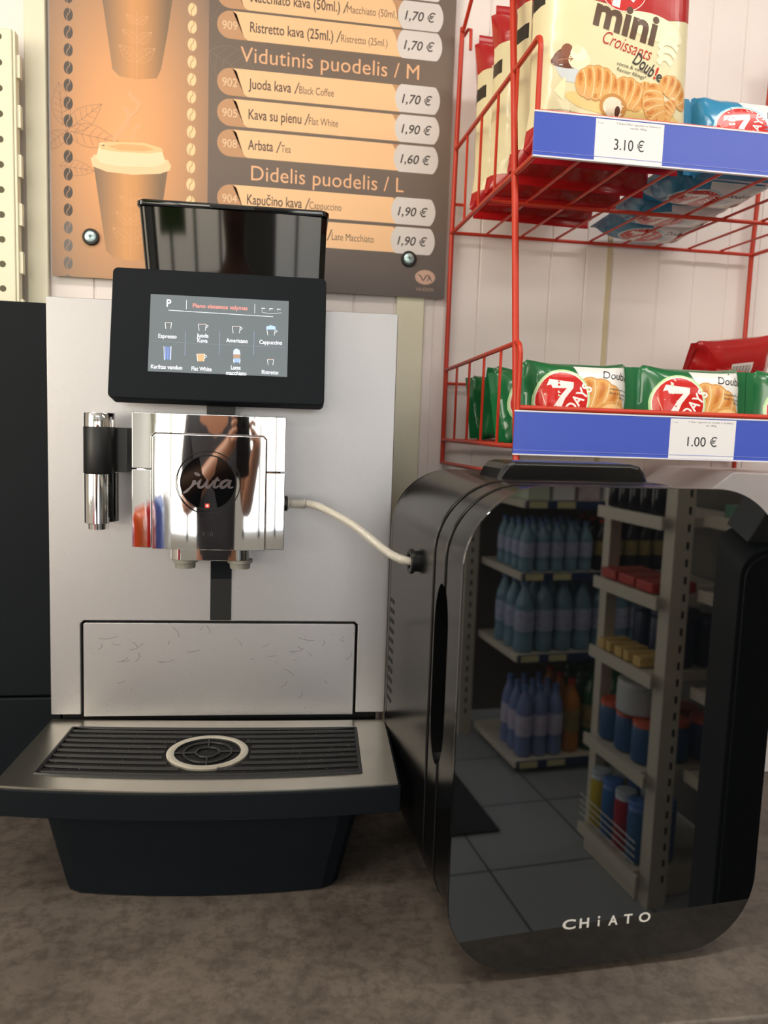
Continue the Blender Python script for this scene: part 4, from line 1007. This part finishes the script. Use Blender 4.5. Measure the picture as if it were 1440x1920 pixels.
# ---- blue and white packs in the upper basket
bW, bH, bT = .165, .100, .05
def blue_pack(seed, loc, rot, label):
    fr = Frame((0,0,0), (1,0,0), (0,0,1)); pk = Pack(bW, bH, bT, 'h', seed, seal=.012, wr=.007)
    root = empty('blue_snack_pack', (0,0,0), label, 'snack pack', 'blue snack packs in the upper basket')
    fl_ = pk.make('wrapper', fr, root, BLUEF)
    for side, nm in ((1, 'print'), (-1, 'back_print')):
        A = Art(rough=.25); x0 = -bW/2+.055
        A.poly([(x0, .008), (x0+.012, bH*.35), (x0+.02, bH*.65), (x0+.006, bH-.006), (bW/2-.013, bH-.006), (bW/2-.013, .008)], 'e6e8ea')
        seven_days(A, -bW/2+.062, bH*.54, .033, .027, 8 if side == 1 else 0, 'a8d4e4')
        A.text('Double', .012, bH*.70, .010, '2c3440', width=.034, shear=.2, bold=.01)
        A.ell(.050, bH*.36, .018, .012, 'e8dcc8'); A.ell(.046, bH*.38, .007, .005, '4a2c20'); A.ell(.058, bH*.34, .006, .004, 'c89458')
        for k in range(4): A.rect(.008, bH*(.60-.05*k), .030, bH*(.60-.05*k)+.001, '5aa0c0')
        sgn = side
        A.build(nm, fl_, lambda a,b,c: fr.p(*pk.pt(a*(1 if sgn == 1 else 1),b,c,sgn)), cut=.005, base=2.5e-4)
    root.location = loc; root.rotation_euler = rot; return root
bx_ = .486+bW/2-.005
p0_ = blue_pack(31, (bx_+.003, .900, ZC+zu+.001), (rad(-8), 0, rad(1)), 'blue and white snack pack standing at the right front of the upper basket')
rows_b = ((1.000, 88, 'first blue and white pack lying flat behind the standing one in the upper basket'), (1.105, 88, 'blue and white pack lying flat between two others in the upper basket'), (1.205, 86, 'blue and white pack lying flat nearest the wall in the upper basket'))
for i, (y, tl, lab) in enumerate(rows_b):
    c = copy_tree(p0_); c.location = (bx_-.002+.012*i, y+.04, ZC+zu+.0245); c.rotation_euler = (rad(tl), 0, rad((2,-3,4)[i])); c['label'] = lab
    c.location.y = y+.028-.002*i

# ================================================================== THE SHOP BEHIND THE CAMERA (mirrored in the cooler door and the chrome)
M_PLASTW = mat('price_rail_yellow', 'e6dfa8', rough=.4)
def bxo(name, lo, hi, m, parent, bevel=0., label=None):
    q = MB(); q.box(lo, hi); return q.build(name, m, parent, bevel=bevel, label=label)
def slots(q, x, y0, z0, z1, step=.05, face='x'):
    q.use(M_VOID)
    k = z0
    while k < z1:
        if face == 'y': q.box((x-.004, y0, k), (x+.004, y0+.0012, k+.022))
        else: q.box((x-.0012, y0-.004, k), (x, y0+.004, k+.022))
        k += step
# drinks gondola facing the counter
t = empty('drinks_shelving', (1.63, -1.85, 0), 'cream metal shelving unit stocked with drink bottles, mirrored at the left of the cooler door', 'shelving')
for x in (1.19, 2.08):
    q = MB().use(M_SHELF); q.box((x, -2.06, 0), (x+.06, -2.0, 1.95)); slots(q, x+.03, -2.0, .1, 1.9, face='y'); q.build('upright', None, t)
bxo('back_panel', (1.25, -2.05, .1), (2.08, -2.03, 1.9), mat('shelf_back','6d675e',rough=.6), t)
AZ = [.225, -.07, -.41, -.845]
for z in AZ:
    d = .0 if z > -.8 else .04
    sh_ = bxo('shelf', (1.27, -2.02, ZC+z-.03), (2.06, -1.6+d, ZC+z), M_SHELF, t, .002)
    q = MB().use(mat('rail_navy','243a68',rough=.4)); q.box((1.28, -1.6+d, ZC+z-.032), (2.05, -1.596+d, ZC+z+.001))
    q.use(M_PLASTW)
    for k in range(6): 
        if k != 2: q.box((1.29+k*.125, -1.596+d, ZC+z-.029), (1.37+k*.125, -1.5945+d, ZC+z-.003))
    q.build('price_rail', None, sh_, weld=False)
bxo('plinth', (1.29, -2.0, 0.002), (2.04, -1.60, ZC-.876), M_BLACKM, t)
def bottle(h, r, body_m, cap_m, lab_m, label, group, square=False):
    q = MB().use(body_m)
    q.lathe((0,0,0), [(r*.8,0),(r,.006),(r,h*.18),(r*.93,h*.22),(r,h*.26),(r,h*.62),(r*.9,h*.72),(r*.55,h*.84),(r*.38,h*.90),(r*.38,h*.93)], n=14)
    q.use(lab_m); q.lathe((0,0,0), [(r*1.01,h*.30),(r*1.02,h*.31),(r*1.02,h*.58),(r*1.01,h*.59)], n=14, cap=False)
    q.use(cap_m); q.lathe((0,0,0), [(r*.42,h*.93),(r*.42,h*.995),(r*.38,h)], n=12)
    o = q.build('drink_bottle', None, None, origin=(0,0,0)); tag(o, label, 'bottle', group); return o
M_WATER = mat('water_bottle_plastic', '8fb4c8', rough=.1, c2='4e7890', scale=25); M_WL = mat('label_pale', 'd8dcea', rough=.4, c2='7c8cc0', scale=60)
M_CAPB = mat('cap_blue', '5a78b0', rough=.4); M_COLA = mat('dark_drink', '1b1a24', rough=.1); M_GRN = mat('green_bottle', '1d5a34', rough=.1); M_YL = mat('lemon_drink', 'a8a83a', rough=.15); M_ORD = mat('orange_drink','c07a28', rough=.15)
M_RC = mat('cap_red','b03028', rough=.4); M_NAVY = mat('navy_label', '1f2f5c', rough=.4, c2='c8b040', scale=30)
def shelf_fill(proto, z, x0, dx, nx, y0, dy, ny, start=0):
    first = True
    for j in range(ny):
        for i in range(nx):
            o = proto if first and proto.get('placed') is None else proto.copy()
            if o is proto: proto['placed'] = 1
            else: col.objects.link(o)
            first = False
            o.location = (x0+i*dx+random.uniform(-.002,.002), y0-j*dy, ZC+z+.0003); o.rotation_euler.z = random.uniform(0, 6.28)
    return
protos = []
w1 = bottle(.205, .030, M_WATER, M_CAPB, M_WL, 'small clear blue water bottle on the upper bottle shelf of the drinks shelving', 'small water bottles on the upper bottle shelf')
shelf_fill(w1, AZ[1], 1.315, .066, 5, -1.645, .075, 4); protos.append(w1)
w2 = bottle(.215, .031, M_COLA, M_RC, M_NAVY, 'small dark soda bottle beside the water bottles on the upper bottle shelf', 'small dark soda bottles on the upper bottle shelf')
shelf_fill(w2, AZ[1], 1.655, .068, 6, -1.65, .08, 3); protos.append(w2)
w3 = bottle(.300, .041, M_WATER, M_CAPB, M_WL, 'large clear blue water bottle on the middle shelf of the drinks shelving', 'large water bottles on the middle shelf')
shelf_fill(w3, AZ[2], 1.325, .088, 8, -1.66, .095, 3); protos.append(w3)
w4 = bottle(.30, .034, mat('violet_water','7f90c4',rough=.12), M_CAPB, mat('label_lilac','b0a8d8',rough=.4,c2='e8e4f0',scale=40), 'slim bluish bottle with pale label at the left of the bottom drinks shelf', 'slim bluish bottles on the bottom shelf')
shelf_fill(w4, AZ[3], 1.33, .070, 3, -1.62, .075, 3); protos.append(w4)
w5 = bottle(.31, .042, M_ORD, M_RC, M_NAVY, 'orange drink bottle on the bottom drinks shelf beside the slim bluish ones', 'orange bottles on the bottom shelf')
shelf_fill(w5, AZ[3], 1.553, .09, 1, -1.64, .095, 3); protos.append(w5)
w6 = bottle(.34, .047, M_GRN, M_GRN, M_NAVY, 'large green bottle with dark label on the bottom drinks shelf', 'green bottles on the bottom shelf')
shelf_fill(w6, AZ[3], 1.655, .104, 4, -1.64, .105, 3); protos.append(w6)
for p_ in protos:
    if 'placed' in p_: del p_['placed']
for o in bpy.data.objects:
    if 'placed' in o: del o['placed']
cs = ['7fae5a','e0e0e8','9a5a80','dfe6ea','6fa84e','40588c']; cn_ = ['green','white','purple','off-white','light green','navy']
for i, c in enumerate(cs):
    q = MB(); q.box((1.30+i*.115, -1.80, ZC+AZ[0]+.0003), (1.395+i*.115, -1.63, ZC+AZ[0]+.13)); tag(q.build('carton', mat('carton_'+c, c, rough=.4, c2='f0f0f0', scale=14), bevel=.004), '%s carton on the top shelf of the drinks shelving' % cn_[i], 'carton')

# side gondola: slotted post, shelves away from and towards the counter
t = empty('side_shelving', (1.5, -.4, 0), 'cream slotted-post shelving unit with snacks, mirrored at the right of the cooler door', 'shelving')
q = MB().use(M_SHELF); q.box((1.282, -.70, 0), (1.342, -.65, 1.95)); slots(q, 1.326, -.65, .08, 1.9, face='y'); q.build('upright', None, t, label='slotted post nearest the counter')
bxo('upright', (1.30, -1.05, 0), (1.34, -1.01, 1.5), M_SHELF, t)
bxo('back_panel', (1.62, -1.02, .1), (1.64, -.68, 1.9), mat('shelf_back','6d675e',rough=.6), t)
BZ = [.27, .04, -.19, -.49, -.80]
for z in BZ:
    s_ = bxo('shelf', (1.252, -1.0, ZC+z-.035), (1.61, -.70, ZC+z-.004), M_SHELF, t, .002)
    bxo('shelf_lip', (1.243, -1.0, ZC+z-.036), (1.2515, -.66, ZC+z+.001), M_SHELF, s_)
bxo('plinth', (1.27, -1.0, .002), (1.6, -.70, ZC-.8355), M_SHELF, t)
q = MB().use(mat('wire_white','d8d4cc',rough=.4))
for k in range(4): q.tube([(1.247, -1.0, ZC-.77+k*.022), (1.247, -.68, ZC-.77+k*.022)], .0018, 6)
q.build('wire_fence', None, t, weld=False)
M_PEG = mat('peg_panel','8a7c70',rough=.5)
q = MB().use(M_PEG); q.box((1.60, -.64, .05), (1.615, .2, 1.9)); q.build('peg_panel', None, t)
q = MB().use(M_VOID)
for i in range(16):
    for j in range(14): q.box((1.5985, -.60+i*.035, ZC+.0+j*.03), (1.5998, -.592+i*.035, ZC+.008+j*.03))
q.build('peg_holes', None, t, weld=False)['kind'] = 'stuff'
for z in (.28, .065, -.22, -.47):
    s_ = bxo('shelf', (1.372, -.64, ZC+z-.03), (1.597, .2, ZC+z-.003), M_SHELF, t, .002)
    bxo('shelf_lip', (1.364, -.64, ZC+z-.032), (1.3715, .2, ZC+z+.001), M_SHELF, s_)
def goods(name, kind, spots, m, dims, label, cat, group=None, m2=None):
    proto = None
    for p in spots:
        if proto is None:
            q = MB().use(m)
            if kind == 'box': q.box((-dims[0]/2, -dims[1]/2, 0), (dims[0]/2, dims[1]/2, dims[2]))
            else:
                r, h = dims; q.lathe((0,0,0), [(r*.9,0),(r,.005),(r,h*.8),(r*.9,h*.85)], n=20); q.use(m2 or m); q.lathe((0,0,0), [(r*.96,h*.85),(r*.98,h*.86),(r*.98,h*.98),(r*.9,h)], n=20)
            proto = q.build(name, None, None, origin=(0,0,0), bevel=.003); tag(proto, label, cat, group if len(spots) > 1 else None); o = proto
        else: o = proto.copy(); col.objects.link(o)
        o.location = (p[0], p[1], ZC+p[2]+.0003); o.rotation_euler.z = p[3] if len(p) > 3 else 0
E_ = lambda c, c2=None, s=25: mat('pkg_'+c, c, rough=.35, c2=c2, scale=s)
goods('sauce_bottle', 'jar', [(1.29+.06*i, -.970+.058*j, BZ[0]) for i in range(2) for j in range(5)], M_COLA, (.026,.10), 'dark sauce bottle on the top far shelf of the side shelving', 'bottle', 'dark sauce bottles', E_('301c20'))
goods('red_tray', 'box', [(1.34, -.95, BZ[1]), (1.34, -.85, BZ[1]), (1.34, -.755, BZ[1])], E_('a02424','d04030'), (.15,.085,.03), 'flat red pack on the second far shelf of the side shelving', 'pack', 'flat red packs')
goods('snack_bar', 'box', [(1.31, -.96+.05*i, BZ[2], .2*(i%2)) for i in range(5)], E_('c89a48','f0d890',40), (.10,.038,.03), 'yellow snack bar on the third far shelf of the side shelving', 'snack', 'yellow snack bars')
goods('navy_jar', 'jar', [(1.40+.09*i, -.93+.09*j, BZ[2]) for i in range(2) for j in range(3)], E_('1c2a50'), (.038,.15), 'navy jar at the back of the third far shelf', 'jar', 'navy jars')
goods('red_lid_tub', 'jar', [(1.315+.1*i, -.945+.092*j, BZ[3]) for i in range(3) for j in range(3)], E_('2a5a98','305878'), (.043,.13), 'blue tub with red lid on the fourth far shelf of the side shelving', 'tub', 'blue tubs with red lids', E_('b03a26','d8603a'))
goods('white_tub', 'jar', [(1.33, -.83, BZ[3]+.1308)], E_('c8ccd0'), (.07,.10), 'large pale tub stacked on the red-lidded tubs', 'tub', None, E_('dadada'))
for i, (c, n_) in enumerate((('c8b030','yellow'),('2c68a8','blue'),('a82430','red'),('356a9c','steel blue'))):
    goods('cleaner_bottle', 'jar', [(1.30, -.965+.073*i, BZ[4]), (1.39, -.965+.073*i, BZ[4])], E_(c), (.034,.19), '%s household bottle on the lowest far shelf of the side shelving' % n_, 'bottle', '%s household bottles on the lowest shelf' % n_, E_('4a78c0' if i%2 else 'b8c4d0'))
goods('green_tray', 'box', [(1.47, -.52+.17*i, .28) for i in range(4)], E_('3c7a60','8fb8a4'), (.16,.14,.035), 'flat green tray on the top near shelf of the side shelving', 'tray', 'flat green trays')
goods('blue_tin', 'jar', [(1.43, -.42, .065), (1.43, -.30, .065)], E_('1c3c80'), (.04,.04), 'small blue tin on the second near shelf', 'tin', 'small blue tins')
goods('red_packet', 'box', [(1.46, -.55+.12*i, -.22, .1) for i in range(6)], E_('b83022','e8d8d0',18), (.14,.10,.07), 'red and white packet on the third near shelf of the side shelving', 'packet', 'red and white packets')
# dark cabinet fridge at the end of the counter
t = empty('display_fridge', (.98, .19, 0), 'black free-standing glass-door fridge mirrored at the right edge of the cooler door', 'fridge')
fa = rad(33); DW = .19; Cn = Vector((.735, .26, 0)); u_ = Vector((-cos(fa), -sin(fa), 0))
FD = Frame(Cn - u_*DW, u_, (0,0,1)); zt_ = ZC+.335
q = MB(); rprism(q, FD, -DW, DW, .0, zt_, .045, -.34, -.012, .003); q.build('cabinet', M_BLACKM, t)
q = MB(); rprism(q, FD, -DW+.006, DW-.006, .01, zt_-.006, .042, -.0115, .0, .003); fdoor = q.build('door', M_BLACKM, t)
q = MB(); q.box((-DW+.03, .05, .0002), (DW-.035, zt_-.055, .002), FD); q.build('glass', M_BLACKG, fdoor)
q = MB(); q.prism([(DW-.01,zt_+.001),(-DW+.02,zt_+.001),(-DW+.02,zt_+.16),(DW-.085,zt_+.16)], lambda a,b: FD.p(a,b,-.32), lambda a,b: FD.p(a,b,-.05)); q.build('hood', mat('hood_grey','3a3d3c',rough=.5), t, bevel=.004)
# column and door mat
struct(bxo('wall_column', (.93, -2.6, 0), (1.17, -2.3, 2.6), mat('column_bluewhite','d4d8e4',rough=.6), None))
q = MB(); 
q.box((.2, -2.2, .0005), (1.03, -1.15, .010)); tag(q.build('door_mat', mat('mat_charcoal','1d2023',rough=.95,bump=.3,scale=80), bevel=.004), 'charcoal door mat lying on the grey tiles in front of the drinks shelving', 'mat')
# snack stand to the left behind the camera (colours the chrome and the brushed panel)
t = empty('snack_stand', (-.9, -.55, 0), 'cream snack stand with bright bags standing left of the photographer', 'display stand')
bxo('back_panel', (-1.14, -1.05, 0.002), (-1.10, -.05, 1.0), M_SHELF, t)
for z in (.2, .55, .90): bxo('shelf', (-1.099, -1.05, z-.02), (-.72, -.05, z), M_SHELF, t, .002)
cs2 = ['c02430','e86a30','d84a78','3f5fc0','e8b020','d02828','f0f0ea','5a78d0']; nm2 = ['dark red','orange','pink','blue','yellow','bright red','white','light blue']; wh2 = ['bottom', 'middle', 'top']
for r_, z in enumerate((.2, .55, .90)):
    for i in range(5):
        c = (r_*3+i)%8; q = MB(); fr_ = Frame((-.80, -.95+.2*i, z+.0005), (0,1,0), (0,0,1)); pk = Pack(.17, .25, .09, 'v', 40+r_*5+i, wr=.01)
        o = pk.make('snack_bag', fr_, None, film(cs2[c], cs2[c]))
        o.modifiers.clear(); tag(o, '%s snack bag, %s of five on the %s shelf of the snack stand' % (nm2[c], ('first','second','third','fourth','last')[i], wh2[r_]), 'snack bag')

# ================================================================== PHOTOGRAPHER (seen only in the chrome)
def skin(name, verts, edges, m, parent, sub=2, root=0):
    me = bpy.data.meshes.new(name); off = root_loc(parent)
    me.from_pydata([Vector(v[0])-off for v in verts], edges, []); me.materials.append(m)
    o = bpy.data.objects.new(name, me); col.objects.link(o); o.parent = parent
    md = o.modifiers.new('skin', 'SKIN'); md.use_smooth_shade = True
    me.skin_vertices.new() if not me.skin_vertices else None
    for i, v in enumerate(verts):
        r = v[1]; me.skin_vertices[0].data[i].radius = r if isinstance(r, tuple) else (r, r); me.skin_vertices[0].data[i].use_root = (i == root)
    s_ = o.modifiers.new('sub', 'SUBSURF'); s_.levels = sub; s_.render_levels = sub
    return o
X0, Y0 = -.20, -.42
M_SKIN = mat('skin_tan', 'b98568', rough=.5, var=.08); M_SHIRT = mat('grey_shirt', '4c4d52', rough=.85, c2='2e2f34', scale=6, bump=.3, bscale=40); M_TROU = mat('dark_trousers', '25262c', rough=.85); M_HAIR = mat('brown_hair','3a261a',rough=.6,bump=.4,scale=60)
pt_ = empty('person', (X0, Y0, 0), 'person in grey shirt and dark trousers behind the camera, both hands raised with a phone', 'person')
P = lambda x, y, z: (X0+x, Y0+y, z)
verts = [(P(0,0,.95),(.15,.11)), (P(0,.0,1.15),(.13,.10)), (P(0,-.01,1.36),(.16,.11)), (P(0,-.01,1.46),.07), (P(0,.0,1.53),.055), (P(0,.02,1.60),(.07,.085)), (P(0,.02,1.68),(.078,.095)), (P(0,.01,1.74),(.055,.065))]
edges = [(i,i+1) for i in range(7)]
for sg in (-1, 1):
    b0 = len(verts)
    verts += [(P(.19*sg,-.01,1.41),.055), (P(.235*sg,.02,1.15),.042), (P(.14*sg+.12,.24,1.27),.034), (P(.075*sg+.20,.365,1.345),.026), (P(.062*sg+.20,.385,1.365),(.034,.02))]
    edges += [(2,b0),(b0,b0+1),(b0+1,b0+2),(b0+2,b0+3),(b0+3,b0+4)]
    b1 = len(verts)
    verts += [(P(.10*sg,0,.88),.085), (P(.11*sg,.01,.50),.055), (P(.115*sg,-.02,.12),.038), (P(.12*sg,.06,.04),(.042,.032)), (P(.125*sg,.14,.03),(.04,.022))]
    edges += [(0,b1),(b1,b1+1),(b1+1,b1+2),(b1+2,b1+3),(b1+3,b1+4)]
body_ = skin('body', verts, edges, M_SKIN, pt_)
for sg in (-1, 1):
    for k in range(5):                                 # four fingers around the phone's edge and the thumb
        z = 1.345+.018*k if k < 4 else 1.335
        if k < 4: pts = [P(.066*sg+.195,.386,z+.008), P(.056*sg+.195,.404,z+.012), P(.046*sg+.195,.416,z+.014), P(.034*sg+.195,.416,z+.014)]
        else: pts = [P(.060*sg+.195,.378,z+.02), P(.045*sg+.195,.381,z+.045), P(.028*sg+.195,.383,z+.06)]
        f = [(p, (.0085,.0085) if i < 2 else (.0072,.0072)) for i, p in enumerate(pts)]
        skin('finger' if k < 4 else 'thumb', f, [(i,i+1) for i in range(len(f)-1)], M_SKIN, body_, 1)
tv = [(P(0,0,.88),(.175,.125)), (P(0,0,1.12),(.15,.115)), (P(0,-.01,1.36),(.18,.125)), (P(0,-.01,1.455),(.085,.075))]; te = [(0,1),(1,2),(2,3)]
for sg in (-1,1):
    b0 = len(tv); tv += [(P(.19*sg,-.01,1.405),.072), (P(.228*sg,.01,1.22),.062)]; te += [(2,b0),(b0,b0+1)]
skin('shirt', tv, te, M_SHIRT, pt_)
lv = [(P(0,0,.93),(.165,.118))]; le = []
for sg in (-1,1):
    b0 = len(lv); lv += [(P(.10*sg,0,.82),.10), (P(.11*sg,.01,.50),.072), (P(.115*sg,-.015,.10),.060)]; le += [(0,b0),(b0,b0+1),(b0+1,b0+2)]
skin('trousers', lv, le, M_TROU, pt_)
for sg in (-1,1):
    skin('shoe', [(P(.118*sg,-.05,.045),(.048,.042)), (P(.12*sg,.06,.042),(.05,.038)), (P(.125*sg,.16,.032),(.045,.028))], [(0,1),(1,2)], M_BLACKM, pt_)
q = MB(); q.grid(lambda u,v: Vector(P(.088*sin(pi*v)*cos(2*pi*u), -.008+.104*sin(pi*v)*sin(2*pi*u)*(1 if sin(2*pi*u) < 0 else .55), 1.70+.095*cos(pi*v))), 24, 12); q.build('hair', M_HAIR, pt_)
for sg in (-1,1):
    q = MB(); q.lathe(P(.030*sg,.098,1.665), [(.0001,-.004),(.010,-.002),(.0125,.003),(.009,.008),(.0001,.010)], axis=(0,1,0), n=14); e_ = q.build('eye', mat('eye_white','e8e4de',rough=.2), pt_)
    q = MB(); q.lathe(P(.030*sg,.1075,1.665), [(.0055,0),(.0050,.0012),(.0001,.0018)], axis=(0,1,0), n=14); q.build('iris', M_HAIR, e_)
    q = MB(); q.grid(lambda u,v: Vector(P(sg*(.080+.010*sin(pi*v)), .012+.018*sin(pi*v)*cos(2*pi*u), 1.655+.032*cos(pi*v))), 10, 8); q.build('ear', M_SKIN, pt_)
q = MB(); q.loft([[Vector(P(x*w, .100+d*(1 if y_ > 0 else 0), z)) for x, y_ in ((-1,0),(0,1),(1,0),(0,-.2))] for z, w, d in ((1.672,.006,.006),(1.650,.010,.016),(1.632,.015,.026),(1.622,.010,.012))]); q.build('nose', M_SKIN, pt_, sub=2)
q = MB(); q.tube([P(-.024,.092,1.600), P(-.010,.100,1.603), P(0,.102,1.601), P(.010,.100,1.603), P(.024,.092,1.600)], [.003,.006,.006,.006,.003], 8); q.build('mouth', mat('lip','9a5a4c',rough=.4), pt_)
FPH = Frame(CAM + CROT @ Vector((-.006, -.045, .0215)), CROT @ Vector((1,0,0)), CROT @ Vector((0,1,0)))
q = MB(); rprism(q, FPH, -.037, .037, -.078, .078, .010, -.004, .004, .001); ph = q.build('smartphone', M_BLACK, None); tag(ph, 'dark smartphone held up in both hands of the person in grey', 'phone')
q = MB(); q.lathe(FPH.p(0,.045,-.0042), [(.009,0),(.009,-.0015),(.006,-.002),(.0001,-.002)], axis=FPH.n, n=20); q.build('camera_lens', M_BLACKG, ph)
q = MB(); q.box((-.034,-.074,.0041), (.034,.074,.0043), FPH); q.build('phone_screen', M_BLACKG, ph)

# lime banner by the shop window
q = MB(); q.grid(lambda u,v: Vector((-1.95+.5*u, -3.80+.02*sin(u*14), 1.45+1.149*v)), 30, 4); bn = q.build('banner', mat('lime_cloth','9ccc3a',rough=.8), None); tag(bn, 'lime green cloth banner hanging beside the left shop window', 'banner')
md = bn.modifiers.new('thick', 'SOLIDIFY'); md.thickness = .003
